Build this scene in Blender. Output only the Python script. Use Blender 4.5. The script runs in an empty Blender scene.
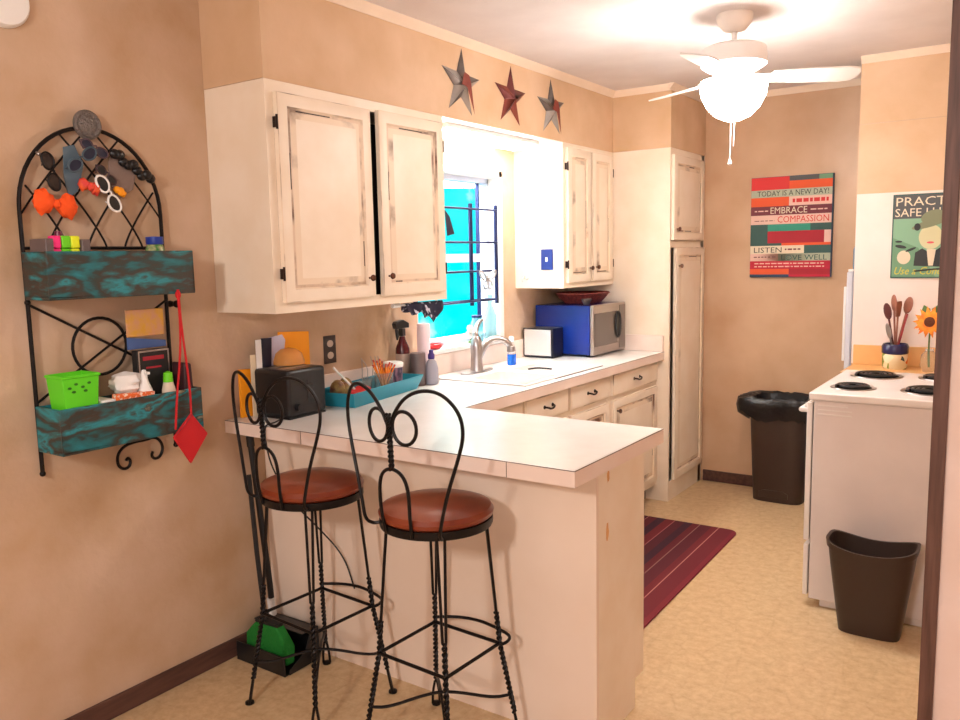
import bpy, bmesh, math, random
from mathutils import Vector, Matrix
random.seed(7)
PI = math.pi
SC = bpy.context.scene
COL = SC.collection

# ------------------------------------------------------------------ camera
cam_d = bpy.data.cameras.new('camera'); cam = bpy.data.objects.new('camera', cam_d); COL.objects.link(cam)
cam_d.sensor_width = 36; cam_d.lens = 36 * 818.66 / 960; cam_d.clip_start = .05
_r = Vector((0.82515577, 0.5645467, -0.02012379)); _u = Vector((-0.05411406, 0.11445359, 0.99195365)); _f = Vector((-0.5623074, 0.8174273, -0.12499196))
cam.matrix_world = Matrix(((_r.x, _u.x, -_f.x, 2.481), (_r.y, _u.y, -_f.y, -2.011), (_r.z, _u.z, -_f.z, 1.4972), (0, 0, 0, 1)))
SC.camera = cam
SC.view_settings.view_transform = 'Standard'
SC.view_settings.look = 'None'
SC.view_settings.exposure = 0.17
SC.view_settings.gamma = 1

# ------------------------------------------------------------------ world: overexposed daylight and pale foliage outside
w = bpy.data.worlds.new('world'); SC.world = w; w.use_nodes = True
nt = w.node_tree; nt.nodes.clear()
wo = nt.nodes.new('ShaderNodeOutputWorld'); wb = nt.nodes.new('ShaderNodeBackground')
tc = nt.nodes.new('ShaderNodeTexCoord'); mp = nt.nodes.new('ShaderNodeMapping'); mp.inputs['Scale'].default_value = (9, 9, 9)
no = nt.nodes.new('ShaderNodeTexNoise'); no.inputs['Scale'].default_value = 2.2; no.inputs['Detail'].default_value = 5
sx = nt.nodes.new('ShaderNodeSeparateXYZ')
ma = nt.nodes.new('ShaderNodeMath'); ma.operation = 'MULTIPLY_ADD'; ma.inputs[1].default_value = .55; 
cr = nt.nodes.new('ShaderNodeValToRGB')
cr.color_ramp.elements[0].position = .49; cr.color_ramp.elements[0].color = (0.0, .72, .80, 1)
cr.color_ramp.elements[1].position = .70; cr.color_ramp.elements[1].color = (.75, 1.0, .97, 1)
e = cr.color_ramp.elements.new(.58); e.color = (.02, .86, .84, 1)
nt.links.new(tc.outputs['Generated'], mp.inputs['Vector']); nt.links.new(mp.outputs[0], no.inputs['Vector'])
nt.links.new(tc.outputs['Generated'], sx.inputs[0]); nt.links.new(sx.outputs['Z'], ma.inputs[0]); nt.links.new(no.outputs['Fac'], ma.inputs[2])
nt.links.new(ma.outputs[0], cr.inputs['Fac']); nt.links.new(cr.outputs[0], wb.inputs['Color'])
wb.inputs['Strength'].default_value = 1.3
nt.links.new(wb.outputs[0], wo.inputs[0])

# ------------------------------------------------------------------ lights
def area(name, loc, target, size, power, color, sy=None):
    d = bpy.data.lights.new(name, 'AREA'); d.size = size; d.energy = power; d.color = color
    if sy: d.shape = 'RECTANGLE'; d.size_y = sy
    o = bpy.data.objects.new(name, d); COL.objects.link(o); o.location = loc
    o.rotation_euler = (Vector(target) - Vector(loc)).to_track_quat('-Z', 'Y').to_euler()
    return o
area('dining_lamp_light', (1.75, -3.3, 2.15), (1.0, 0.2, .9), .28, 36, (1.0, .96, .92))
area('dining_fill_light', (4.2, -3.6, 1.7), (1.0, 0.6, 1.1), 1.6, 36, (1.0, .98, .96), 1.3)  # added soft fill behind the camera, no window stands there
area('kitchen_window_daylight', (-1.0, 1.0, 2.4), (.35, 1.55, 1.1), 1.0, 220, (.93, .98, 1.0), 1.0)
area('kitchen_window_skylight', (-1.0, 2.3, 2.4), (.6, .6, .9), 1.2, 260, (.93, .98, 1.0), 1.0)

# ------------------------------------------------------------------ colour and materials
def c(r, g, b):
    f = lambda v: (v / 255 / 12.92) if v / 255 <= .04045 else ((v / 255 + .055) / 1.055) ** 2.4
    return (f(r), f(g), f(b), 1)
def mat(name, col, rough=.5, metal=0, col2=None, scale=6, detail=4, bump=0, bscale=60, lo=.35, hi=.65, stretch=None, spec=.5, coat=0, trans=0, alpha=1, emit=None, es=0, ior=1.45):
    m = bpy.data.materials.new(name); m.use_nodes = True; n = m.node_tree.nodes; L = m.node_tree.links
    b = n['Principled BSDF']
    b.inputs['Base Color'].default_value = col; b.inputs['Roughness'].default_value = rough; b.inputs['Metallic'].default_value = metal
    b.inputs['Specular IOR Level'].default_value = spec; b.inputs['Coat Weight'].default_value = coat
    b.inputs['Transmission Weight'].default_value = trans; b.inputs['Alpha'].default_value = alpha; b.inputs['IOR'].default_value = ior
    t = n.new('ShaderNodeTexCoord'); mp_ = n.new('ShaderNodeMapping'); L.new(t.outputs['Object'], mp_.inputs[0])
    if stretch: mp_.inputs['Scale'].default_value = stretch
    if col2 is None:
        col2 = tuple(min(1, v * 1.06) for v in col[:3]) + (1,)
    ns = n.new('ShaderNodeTexNoise'); ns.inputs['Scale'].default_value = scale; ns.inputs['Detail'].default_value = detail
    r = n.new('ShaderNodeValToRGB'); r.color_ramp.elements[0].position = lo; r.color_ramp.elements[1].position = hi
    r.color_ramp.elements[0].color = col; r.color_ramp.elements[1].color = col2
    L.new(mp_.outputs[0], ns.inputs['Vector']); L.new(ns.outputs['Fac'], r.inputs['Fac']); L.new(r.outputs[0], b.inputs['Base Color'])
    if bump:
        n2 = n.new('ShaderNodeTexNoise'); n2.inputs['Scale'].default_value = bscale; n2.inputs['Detail'].default_value = 3
        bp = n.new('ShaderNodeBump'); bp.inputs['Strength'].default_value = bump; bp.inputs['Distance'].default_value = .01
        L.new(mp_.outputs[0], n2.inputs['Vector']); L.new(n2.outputs['Fac'], bp.inputs['Height']); L.new(bp.outputs[0], b.inputs['Normal'])
    if emit:
        b.inputs['Emission Color'].default_value = emit; b.inputs['Emission Strength'].default_value = es
    return m
M = {}
M['wall'] = mat('sponged_tan_plaster', c(190, 154, 118), .62, col2=c(214, 184, 160), scale=3.2, detail=9, bump=.12, bscale=45, lo=.3, hi=.7)
M['soffit'] = mat('sponged_peach_plaster', c(208, 170, 132), .6, col2=c(222, 188, 156), scale=4.5, detail=8, bump=.1, bscale=45, lo=.3, hi=.7)
M['backwall'] = mat('satin_tan_plaster', c(198, 158, 124), .34, col2=c(212, 176, 144), scale=3, detail=6, bump=.05, bscale=20)
M['pillar'] = mat('peach_white_plaster', c(232, 202, 186), .6, col2=c(242, 216, 204), scale=3, detail=6, bump=.08)
M['panel'] = mat('pale_pink_panel', c(238, 218, 208), .5, col2=c(243, 226, 218), scale=4)
M['ceiling'] = mat('ceiling_paint', c(226, 216, 214), .8, col2=c(233, 224, 222), scale=5, bump=.06)
M['crown'] = mat('cream_trim', c(238, 216, 194), .5)
M['darkwood'] = mat('dark_brown_trim', c(84, 56, 46), .5, col2=c(112, 78, 66), scale=5, stretch=(14, 14, 1), detail=6)
M['basewood'] = mat('dark_brown_baseboard', c(74, 48, 42), .5, col2=c(98, 66, 56), scale=5, stretch=(8, 1, 8), detail=6)
M['cab'] = mat('cream_cabinet_paint', c(240, 220, 196), .42, col2=c(245, 228, 208), scale=7, detail=5, bump=.04, bscale=30)
M['worn'] = mat('rubbed_cabinet_edge', c(236, 214, 188), .5, col2=c(112, 76, 56), scale=6, detail=6, lo=.54, hi=.74)
M['worn2'] = mat('heavily_rubbed_edge', c(226, 198, 170), .5, col2=c(104, 70, 52), scale=7, detail=6, lo=.51, hi=.72)
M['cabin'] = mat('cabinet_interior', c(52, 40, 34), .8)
M['knob'] = mat('aged_bronze_knob', c(96, 62, 48), .4, metal=.7)
M['pull'] = mat('dark_iron_pull', c(48, 34, 30), .45, metal=.6)
M['lam'] = mat('white_laminate', c(244, 240, 236), .2, col2=c(248, 245, 242), scale=12)
M['lamedge'] = mat('cream_laminate_edge', c(238, 214, 200), .4, col2=c(244, 224, 212), scale=6)
M['line'] = mat('dark_laminate_seam', c(92, 70, 58), .5)
M['butcher'] = mat('honey_laminate', c(226, 168, 104), .4, col2=c(236, 184, 120), scale=4, stretch=(1, 8, 1))
M['iron'] = mat('black_wrought_iron', c(26, 22, 22), .4, metal=.5, bump=.1, bscale=90)
M['seat'] = mat('russet_vinyl_seat', c(116, 44, 24), .3, col2=c(146, 64, 32), scale=6, detail=5, coat=.2)
M['black'] = mat('black_plastic', c(26, 25, 27), .3)
M['blackm'] = mat('matt_black_plastic', c(30, 28, 28), .6)
M['brown'] = mat('dark_brown_plastic', c(54, 38, 30), .42)
M['bag'] = mat('black_bin_liner', c(20, 19, 21), .28, bump=.5, bscale=25)
M['enamel'] = mat('white_enamel', c(236, 228, 224), .25)
M['enamelside'] = mat('white_enamel_panel', c(226, 214, 210), .35)
M['fridge'] = mat('fridge_enamel', c(214, 212, 220), .35)
M['chrome'] = mat('brushed_steel', c(176, 172, 172), .28, metal=1)
M['steel'] = mat('stainless_front', c(168, 156, 148), .3, metal=.9, stretch=(1, 1, 30), scale=6)
M['mirror'] = mat('polished_toaster_steel', c(232, 236, 240), .22, metal=.6)
M['blue'] = mat('glossy_blue_paint', c(14, 42, 128), .25)
M['navy'] = mat('navy_black', c(20, 24, 50), .4)
M['rackblue'] = mat('dark_blue_iron', c(26, 36, 84), .4, metal=.5)
M['glass'] = mat('clear_glass', c(245, 250, 250), .03, trans=1, ior=1.1)
M['jar'] = mat('clear_jar_glass', c(235, 240, 238), .05, trans=.9, ior=1.25)
M['plasticclear'] = mat('clear_plastic', c(240, 235, 230), .12, trans=.75, ior=1.15)
M['white'] = mat('white_plastic', c(240, 236, 232), .4)
M['paper'] = mat('white_paper', c(238, 232, 228), .8)
M['teal'] = mat('teal_tray_plastic', c(28, 134, 156), .4)
M['red'] = mat('red_plastic', c(200, 34, 40), .4)
M['redcloth'] = mat('red_cloth', c(196, 28, 34), .8, bump=.2, bscale=200)
M['orange'] = mat('orange_card', c(250, 158, 20), .6)
M['orangetulle'] = mat('orange_tulle', c(250, 88, 24), .8, bump=.4, bscale=70)
M['yellow'] = mat('yellow_plastic', c(230, 240, 40), .5)
M['pink'] = mat('pink_plastic', c(250, 50, 130), .5)
M['lime'] = mat('lime_plastic', c(110, 214, 30), .5)
M['green'] = mat('bright_green_plastic', c(96, 214, 36), .45)
M['dgreen'] = mat('green_bristles', c(24, 122, 40), .8, bump=.5, bscale=120)
M['purple'] = mat('purple_plastic', c(60, 36, 120), .4)
M['greyb'] = mat('grey_bottle', c(140, 136, 146), .4)
M['dgrey'] = mat('dark_grey_canister', c(98, 84, 84), .4, col2=c(112, 96, 94))
M['darkred'] = mat('dark_red_liquid_bottle', c(74, 20, 26), .2)
M['bluesoap'] = mat('blue_dish_soap', c(20, 110, 230), .15, trans=.3)
M['wicker'] = mat('dark_red_wicker', c(96, 34, 30), .6, col2=c(140, 60, 50), scale=60, bump=.6, bscale=90)
M['tealwood'] = None
M['cardblue'] = mat('blue_card', c(70, 96, 150), .6)
M['cardyellow'] = mat('yellow_card', c(214, 160, 60), .6, col2=c(206, 150, 120), scale=30)
M['wood'] = mat('brown_wooden_spoon', c(140, 84, 64), .6, col2=c(164, 104, 84), scale=12)
M['wooddark'] = mat('dark_wooden_spoon', c(92, 40, 38), .5)
M['petal'] = mat('orange_petals', c(246, 158, 36), .6, col2=c(230, 110, 20), scale=30)
M['seed'] = mat('dark_flower_centre', c(96, 44, 16), .8, bump=.8, bscale=200)
M['leaf'] = mat('green_leaf', c(86, 110, 50), .6)
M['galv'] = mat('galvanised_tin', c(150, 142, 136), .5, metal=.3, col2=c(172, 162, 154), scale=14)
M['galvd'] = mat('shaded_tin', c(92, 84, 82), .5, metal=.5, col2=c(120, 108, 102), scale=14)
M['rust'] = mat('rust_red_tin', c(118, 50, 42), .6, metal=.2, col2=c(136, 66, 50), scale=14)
M['rustd'] = mat('shaded_rust_tin', c(92, 36, 36), .55, metal=.2, col2=c(108, 48, 44), scale=14)  # darker copy of the rust tin, shade painted on half the star facets
M['fanwhite'] = mat('white_fan_enamel', c(240, 234, 230), .35)
M['globe'] = mat('lit_frosted_glass', c(255, 250, 240), .3, emit=(1, .95, .90, 1), es=62)
M['tubelight'] = mat('lit_diffuser', c(255, 252, 240), .4, emit=(1, .98, .92, 1), es=32)
M['cork'] = mat('tan_snack', c(226, 130, 50), .7, col2=c(190, 90, 40), scale=80)
M['pinkroll'] = mat('pale_paper_roll', c(238, 214, 218), .8)
M['pewter'] = mat('pewter_medallion', c(120, 112, 108), .45, metal=.6, bump=1.0, bscale=120)
M['scarf'] = mat('navy_paisley_cloth', c(28, 24, 48), .8, col2=c(206, 200, 214), scale=38, detail=2, lo=.56, hi=.62)

def node_mat(name, build, rough=.5):
    m = bpy.data.materials.new(name); m.use_nodes = True; n = m.node_tree.nodes; L = m.node_tree.links
    b = n['Principled BSDF']; b.inputs['Roughness'].default_value = rough
    t = n.new('ShaderNodeTexCoord'); build(n, L, b, t); return m
def _floor(n, L, b, t):
    mp_ = n.new('ShaderNodeMapping'); mp_.inputs['Scale'].default_value = (1, 1, 1); L.new(t.outputs['Object'], mp_.inputs[0])
    v = n.new('ShaderNodeTexVoronoi'); v.feature = 'DISTANCE_TO_EDGE'; v.inputs['Scale'].default_value = 9; v.inputs['Randomness'].default_value = .55
    r = n.new('ShaderNodeValToRGB'); r.color_ramp.elements[0].color = c(196, 160, 118); r.color_ramp.elements[0].position = 0; r.color_ramp.elements[1].color = c(216, 184, 142); r.color_ramp.elements[1].position = .05
    ns = n.new('ShaderNodeTexNoise'); ns.inputs['Scale'].default_value = 28; ns.inputs['Detail'].default_value = 8; ns.inputs['Roughness'].default_value = .7
    r2 = n.new('ShaderNodeValToRGB'); r2.color_ramp.elements[0].position = .34; r2.color_ramp.elements[0].color = c(194, 158, 114); r2.color_ramp.elements[1].position = .62; r2.color_ramp.elements[1].color = c(222, 194, 154)
    mx = n.new('ShaderNodeMix'); mx.data_type = 'RGBA'; mx.inputs[0].default_value = .72
    L.new(mp_.outputs[0], v.inputs['Vector']); L.new(mp_.outputs[0], ns.inputs['Vector']); L.new(v.outputs['Distance'], r.inputs[0]); L.new(ns.outputs['Fac'], r2.inputs[0])
    L.new(r.outputs[0], mx.inputs[6]); L.new(r2.outputs[0], mx.inputs[7]); L.new(mx.outputs[2], b.inputs['Base Color'])
M['floor'] = node_mat('mottled_beige_vinyl', _floor, .38)
def _rug(n, L, b, t):
    s = n.new('ShaderNodeSeparateXYZ'); L.new(t.outputs['Object'], s.inputs[0])
    m1 = n.new('ShaderNodeMath'); m1.operation = 'MULTIPLY_ADD'; m1.inputs[1].default_value = 1 / .62; m1.inputs[2].default_value = .5
    L.new(s.outputs['X'], m1.inputs[0])
    r = n.new('ShaderNodeValToRGB'); r.color_ramp.interpolation = 'CONSTANT'
    cols = [(0, (104, 26, 38)), (.08, (70, 22, 38)), (.15, (176, 110, 108)), (.157, (96, 26, 38)), (.24, (56, 24, 44)), (.32, (112, 28, 38)), (.40, (170, 100, 100)), (.407, (84, 24, 38)), (.50, (60, 24, 44)), (.57, (100, 26, 38)), (.63, (150, 110, 100)), (.637, (88, 24, 38)), (.74, (108, 26, 36)), (.80, (190, 130, 118)), (.807, (104, 24, 36)), (.93, (118, 28, 40))]
    el = r.color_ramp.elements; el[0].position = 0; el[0].color = c(*cols[0][1]); el[1].position = cols[1][0]; el[1].color = c(*cols[1][1])
    for p, q in cols[2:]: x = el.new(p); x.color = c(*q)
    L.new(m1.outputs[0], r.inputs[0]); L.new(r.outputs[0], b.inputs['Base Color'])
M['rug'] = node_mat('striped_dark_red_rug', _rug, .9)
def _tealwood(n, L, b, t):
    mp_ = n.new('ShaderNodeMapping'); mp_.inputs['Scale'].default_value = (3, 3.2, 9); L.new(t.outputs['Object'], mp_.inputs[0])
    ns = n.new('ShaderNodeTexNoise'); ns.inputs['Scale'].default_value = 1.7; ns.inputs['Detail'].default_value = 7; ns.inputs['Distortion'].default_value = .35
    r = n.new('ShaderNodeValToRGB'); el = r.color_ramp.elements
    el[0].position = .30; el[0].color = c(30, 130, 142); el[1].position = .70; el[1].color = c(170, 158, 132)
    for p, q in ((.41, (26, 100, 106)), (.46, (46, 60, 56)), (.51, (62, 48, 40)), (.555, (44, 96, 98)), (.60, (40, 140, 150)), (.64, (58, 60, 52))): x = el.new(p); x.color = c(*q)
    L.new(mp_.outputs[0], ns.inputs['Vector']); L.new(ns.outputs['Fac'], r.inputs[0]); L.new(r.outputs[0], b.inputs['Base Color'])
M['tealwood'] = node_mat('weathered_teal_wood', _tealwood, .55)
def _crock(n, L, b, t):
    mp_ = n.new('ShaderNodeMapping'); L.new(t.outputs['Object'], mp_.inputs[0])
    v = n.new('ShaderNodeTexVoronoi'); v.inputs['Scale'].default_value = 26
    s2 = n.new('ShaderNodeSeparateColor'); r = n.new('ShaderNodeValToRGB'); r.color_ramp.interpolation = 'CONSTANT'; el = r.color_ramp.elements
    el[0].position = 0; el[0].color = c(222, 200, 160); el[1].position = .35; el[1].color = c(120, 140, 60)
    for p, q in ((.5, (226, 110, 40)), (.62, (232, 214, 180)), (.8, (50, 60, 60))): x = el.new(p); x.color = c(*q)
    L.new(mp_.outputs[0], v.inputs['Vector']); L.new(v.outputs['Color'], s2.inputs[0]); L.new(s2.outputs[0], r.inputs[0]); L.new(r.outputs[0], b.inputs['Base Color'])
M['crock'] = node_mat('painted_fruit_glaze', _crock, .25)
def _wave(colA, colB, scale, name, axis='X'):
    def f(n, L, b, t):
        wv = n.new('ShaderNodeTexWave'); wv.inputs['Scale'].default_value = scale; wv.inputs['Distortion'].default_value = 4; wv.inputs['Detail'].default_value = 3
        r = n.new('ShaderNodeValToRGB'); r.color_ramp.elements[0].color = colA; r.color_ramp.elements[1].color = colB
        L.new(t.outputs['Object'], wv.inputs['Vector']); L.new(wv.outputs['Color'], r.inputs[0]); L.new(r.outputs[0], b.inputs['Base Color'])
    return node_mat(name, f, .6)
M['berry'] = _wave(c(60, 50, 74), c(150, 110, 130), 30, 'jar_label_print')
def flat(name, rgb, rough=.7): 
    M[name] = mat(name, c(*rgb), rough); return M[name]
for k, v in dict(s_red=(206, 52, 52), s_dkred=(164, 34, 48), s_grey=(84, 86, 88), s_sage=(172, 178, 156), s_orange=(222, 88, 46), s_maroon=(112, 50, 60), s_pink=(226, 186, 172), s_teal=(52, 142, 120), s_dkteal=(56, 88, 84), s_cream=(222, 206, 180), s_crimson=(186, 32, 56), s_navy=(44, 66, 90), s_ink=(54, 56, 56), s_gold=(208, 190, 70), s_mint=(132, 172, 142), s_green2=(110, 150, 118), s_skin=(206, 200, 160), s_hat=(128, 132, 104), s_lips=(224, 96, 104)).items(): flat(k, v)

# ------------------------------------------------------------------ mesh builder
class MB:
    def __init__(s): s.v = []; s.f = []; s.m = []; s.xf = None
    def add(s, vs, fs, mi=0):
        o = len(s.v)
        for p in vs:
            p = Vector(p); s.v.append(s.xf @ p if s.xf else p)
        for f in fs: s.f.append([o + i for i in f]); s.m.append(mi)
        return s
    def box(s, x0, x1, y0, y1, z0, z1, mi=0):
        v = [(x, y, z) for z in (z0, z1) for y in (y0, y1) for x in (x0, x1)]
        return s.add(v, [(0, 2, 3, 1), (4, 5, 7, 6), (0, 1, 5, 4), (2, 6, 7, 3), (0, 4, 6, 2), (1, 3, 7, 5)], mi)
    def tube(s, pts, r, n=8, closed=False, mi=0, r2=None):
        pts = [Vector(p) for p in pts]; N = len(pts); vs = []; fs = []
        up = None
        for i, p in enumerate(pts):
            a = pts[(i - 1) % N] if (closed or i > 0) else p; b = pts[(i + 1) % N] if (closed or i < N - 1) else p
            d = (b - a).normalized() if (b - a).length > 1e-9 else Vector((0, 0, 1))
            if up is None:
                up = Vector((0, 0, 1)) if abs(d.z) < .9 else Vector((1, 0, 0))
            up = (up - d * up.dot(d)); up = up.normalized() if up.length > 1e-6 else d.orthogonal().normalized()
            q = d.cross(up); rr = r if r2 is None else r + (r2 - r) * i / (N - 1)
            for k in range(n):
                t = 2 * PI * k / n; vs.append(p + (up * math.cos(t) + q * math.sin(t)) * rr)
        for i in range(N if closed else N - 1):
            j = (i + 1) % N
            for k in range(n): fs.append((i * n + k, i * n + (k + 1) % n, j * n + (k + 1) % n, j * n + k))
        if not closed: fs.append(tuple(reversed(range(n)))); fs.append(tuple((N - 1) * n + k for k in range(n)))
        return s.add(vs, fs, mi)
    def lathe(s, prof, cx=0, cy=0, cz=0, n=28, mi=0, sx=1, sy=1, axis='Z'):
        vs = []; fs = []
        for (r, z) in prof:
            for k in range(n):
                t = 2 * PI * k / n; a, b = r * math.cos(t) * sx, r * math.sin(t) * sy
                vs.append((cx + a, cy + b, cz + z) if axis == 'Z' else ((cx + z, cy + a, cz + b) if axis == 'X' else (cx + a, cy - z, cz + b)))
        for i in range(len(prof) - 1):
            for k in range(n): fs.append((i * n + k, i * n + (k + 1) % n, (i + 1) * n + (k + 1) % n, (i + 1) * n + k))
        if prof[0][0] > 1e-5: fs.append(tuple(reversed(range(n))))
        if prof[-1][0] > 1e-5: fs.append(tuple((len(prof) - 1) * n + k for k in range(n)))
        return s.add(vs, fs, mi)
    def prism(s, poly, axis, a, b, mi=0):   # poly in the two other axes
        def P(u, v, w): return {'X': (w, u, v), 'Y': (u, w, v), 'Z': (u, v, w)}[axis]
        n = len(poly); vs = [P(u, v, a) for u, v in poly] + [P(u, v, b) for u, v in poly]
        fs = [tuple(range(n)), tuple(reversed(range(n, 2 * n)))] + [(i, i + n, (i + 1) % n + n, (i + 1) % n) for i in range(n)]
        return s.add(vs, fs, mi)
    def sphere(s, cx, cy, cz, rx, ry=None, rz=None, n=16, mi=0):
        ry = ry or rx; rz = rz or rx
        prof = [(math.sin(PI * i / 8), -math.cos(PI * i / 8)) for i in range(9)]
        vs = []; fs = []
        for r, z in prof:
            for k in range(n):
                t = 2 * PI * k / n; vs.append((cx + r * math.cos(t) * rx, cy + r * math.sin(t) * ry, cz + z * rz))
        for i in range(8):
            for k in range(n): fs.append((i * n + k, i * n + (k + 1) % n, (i + 1) * n + (k + 1) % n, (i + 1) * n + k))
        return s.add(vs, fs, mi)
    def rings(s, x0, y0, y1, z0, z1, prof, mis=None, sign=1, axis='X'):
        # nested rectangles facing +axis; prof = [(inset, offset)]
        vs = []; fs = []
        def P(x, y, z): return (x, y, z) if axis == 'X' else (y, x, z)
        for ins, dx in prof:
            for y, z in ((y0 + ins, z0 + ins), (y1 - ins, z0 + ins), (y1 - ins, z1 - ins), (y0 + ins, z1 - ins)):
                vs.append(P(x0 + dx * sign, y, z))
        n = len(prof); ml = []
        for i in range(n - 1):
            for k in range(4): fs.append((i * 4 + k, i * 4 + (k + 1) % 4, i * 4 + 4 + (k + 1) % 4, i * 4 + 4 + k)); ml.append(mis[i] if mis else 0)
        fs.append(tuple((n - 1) * 4 + k for k in range(4))); ml.append(0); fs.append((3, 2, 1, 0)); ml.append(0)
        o = len(s.v); s.add(vs, fs)
        s.m[-len(fs):] = ml
        return s
    def mesh(s, name):
        me = bpy.data.meshes.new(name); me.from_pydata([tuple(v) for v in s.v], [], s.f)
        for i, p in enumerate(me.polygons): p.material_index = s.m[i]; p.use_smooth = True
        me.validate(); 
        bm = bmesh.new(); bm.from_mesh(me); bmesh.ops.remove_doubles(bm, verts=bm.verts, dist=1e-6); bmesh.ops.recalc_face_normals(bm, faces=bm.faces); bm.to_mesh(me); bm.free()
        me.set_sharp_from_angle(angle=math.radians(38)); return me

WM = {}
def tag(o, label=None, cat=None, group=None, kind=None):
    if label: o['label'] = label
    if cat: o['category'] = cat
    if group: o['group'] = group
    if kind: o['kind'] = kind
    return o
def thing(name, label, cat, loc=(0, 0, 0), rz=0, group=None):
    o = bpy.data.objects.new(name, None); COL.objects.link(o); o.location = loc; o.rotation_euler = (0, 0, rz); o.empty_display_size = .05
    WM[o] = Matrix.Translation(loc) @ Matrix.Rotation(rz, 4, 'Z')
    return tag(o, label, cat, group)
def part(parent, name, mb, mats, bevel=0, label=None, world=True, kind=None, seg=2):
    if world:
        inv = WM[parent].inverted(); mb.v = [inv @ v for v in mb.v]
    me = mb.mesh(name)
    for m_ in (mats if isinstance(mats, (list, tuple)) else [mats]): me.materials.append(m_)
    o = bpy.data.objects.new(name, me); COL.objects.link(o); o.parent = parent; WM[o] = WM[parent]
    if bevel:
        b = o.modifiers.new('bevel', 'BEVEL'); b.width = bevel; b.segments = seg; b.limit_method = 'ANGLE'; b.angle_limit = math.radians(40)
    return tag(o, label, kind=kind)
def solo(name, label, cat, mb, mats, loc=None, bevel=0, group=None, kind=None):
    if loc is None:
        xs = [v.x for v in mb.v]; ys = [v.y for v in mb.v]; zs = [v.z for v in mb.v]
        loc = ((min(xs) + max(xs)) / 2, (min(ys) + max(ys)) / 2, min(zs))
    loc = Vector(loc); mb.v = [v - loc for v in mb.v]
    me = mb.mesh(name)
    for m_ in (mats if isinstance(mats, (list, tuple)) else [mats]): me.materials.append(m_)
    o = bpy.data.objects.new(name, me); COL.objects.link(o); o.location = loc; WM[o] = Matrix.Translation(loc)
    if bevel:
        b = o.modifiers.new('bevel', 'BEVEL'); b.width = bevel; b.segments = 2; b.limit_method = 'ANGLE'; b.angle_limit = math.radians(40)
    return tag(o, label, cat, group, kind)
def struct(name, mb, mats, bevel=0):
    return solo(name, None, None, mb, mats, loc=(0, 0, 0), bevel=bevel, kind='structure')

_tc = {}
def text_geo(s):
    if s in _tc: return _tc[s]
    cu = bpy.data.curves.new('t', 'FONT'); cu.body = s; cu.size = 1; cu.resolution_u = 2
    o = bpy.data.objects.new('t', cu); COL.objects.link(o)
    dg = bpy.context.evaluated_depsgraph_get(); dg.update(); me = bpy.data.meshes.new_from_object(o.evaluated_get(dg))
    vs = [(v.co.x, v.co.y) for v in me.vertices]; fs = [tuple(p.vertices) for p in me.polygons]
    bpy.data.objects.remove(o); bpy.data.meshes.remove(me); bpy.data.curves.remove(cu)
    x0 = min(v[0] for v in vs); x1 = max(v[0] for v in vs); y0 = min(v[1] for v in vs); y1 = max(v[1] for v in vs)
    _tc[s] = ([((x - x0) / (x1 - x0), (y - y0) / (y1 - y0)) for x, y in vs], fs); return _tc[s]
def text(mb, s, x0, x1, z0, z1, y, mi=0, shear=0):
    vs, fs = text_geo(s)
    mb.add([(x0 + u * (x1 - x0) + shear * v, y, z0 + v * (z1 - z0)) for u, v in vs], fs, mi)
def arc(cx, cy, r, a0, a1, n=16, ry=None):
    ry = ry or r
    return [(cx + r * math.cos(a0 + (a1 - a0) * i / n), cy + ry * math.sin(a0 + (a1 - a0) * i / n)) for i in range(n + 1)]
def smooth(pts, it=2, closed=False):
    pts = [Vector(p) for p in pts]
    for _ in range(it):
        q = [] if closed else [pts[0]]
        for i in range(len(pts) if closed else len(pts) - 1):
            a, b = pts[i], pts[(i + 1) % len(pts)]; q += [a * .75 + b * .25, a * .25 + b * .75]
        if not closed: q.append(pts[-1])
        pts = q
    return pts

# ================================================================== ROOM SHELL
ZC = 2.453; YB = 3.18; ZT = 2.102; XU = .31
WY0, WY1, WZ0, WZ1 = 1.07, 1.80, 1.045, 1.925
mb = MB(); mb.box(-.2, 4.8, -4.2, 3.35, -.1, 0); struct('floor', mb, M['floor'])
mb = MB(); mb.box(-.2, 4.8, -4.2, 3.35, ZC, ZC + .1); struct('ceiling', mb, M['ceiling'])
mb = MB(); mb.box(-.15, 0, -4.2, WY0, 0, ZC).box(-.15, 0, WY1, 3.35, 0, ZC).box(-.15, 0, WY0, WY1, 0, WZ0).box(-.15, 0, WY0, WY1, WZ1, ZC)
struct('wall_left', mb, M['wall'])
mb = MB(); mb.box(0, 4.8, YB, YB + .15, 0, ZC); struct('wall_back', mb, M['backwall'])
mb = MB(); mb.box(1.671, 2.42, 2.601, 2.651, 0, ZC); wa = struct('wall_alcove', mb, M['soffit'])
mb = MB(); mb.box(1.672, 2.40, 2.596, 2.6005, .906, 1.775); part(wa, 'wall_panel', mb, M['panel'], label='pale pinkish white lower wall panel')
mb = MB(); mb.box(1.672, 2.40, 2.5985, 2.6005, 2.120, 2.124); part(wa, 'seam', mb, M['wall'])
mb = MB(); mb.box(2.42, 2.55, .4205, 3.179, 0, ZC); struct('wall_right', mb, M['soffit'])
mb = MB(); mb.box(2.304, 4.8, .30, .42, 0, ZC); struct('wall_divider', mb, M['pillar'])
mb = MB(); mb.box(2.27, 2.304, .285, .44, 0, ZC); struct('trim_1', mb, M['darkwood'], .002)
mb = MB(); mb.box(4.7, 4.8, -4.2, .3, 0, ZC); struct('wall_dining_right', mb, M['pillar'])
mb = MB(); mb.box(-.15, 4.8, -4.3, -4.2, 0, ZC); struct('wall_front', mb, M['pillar'])
mb = MB(); mb.box(0.001, XU, -.092, 2.596, ZT, ZC).box(0.001, .674, 2.596, YB, ZT, ZC); struct('ceiling_soffit', mb, M['soffit'])
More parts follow.
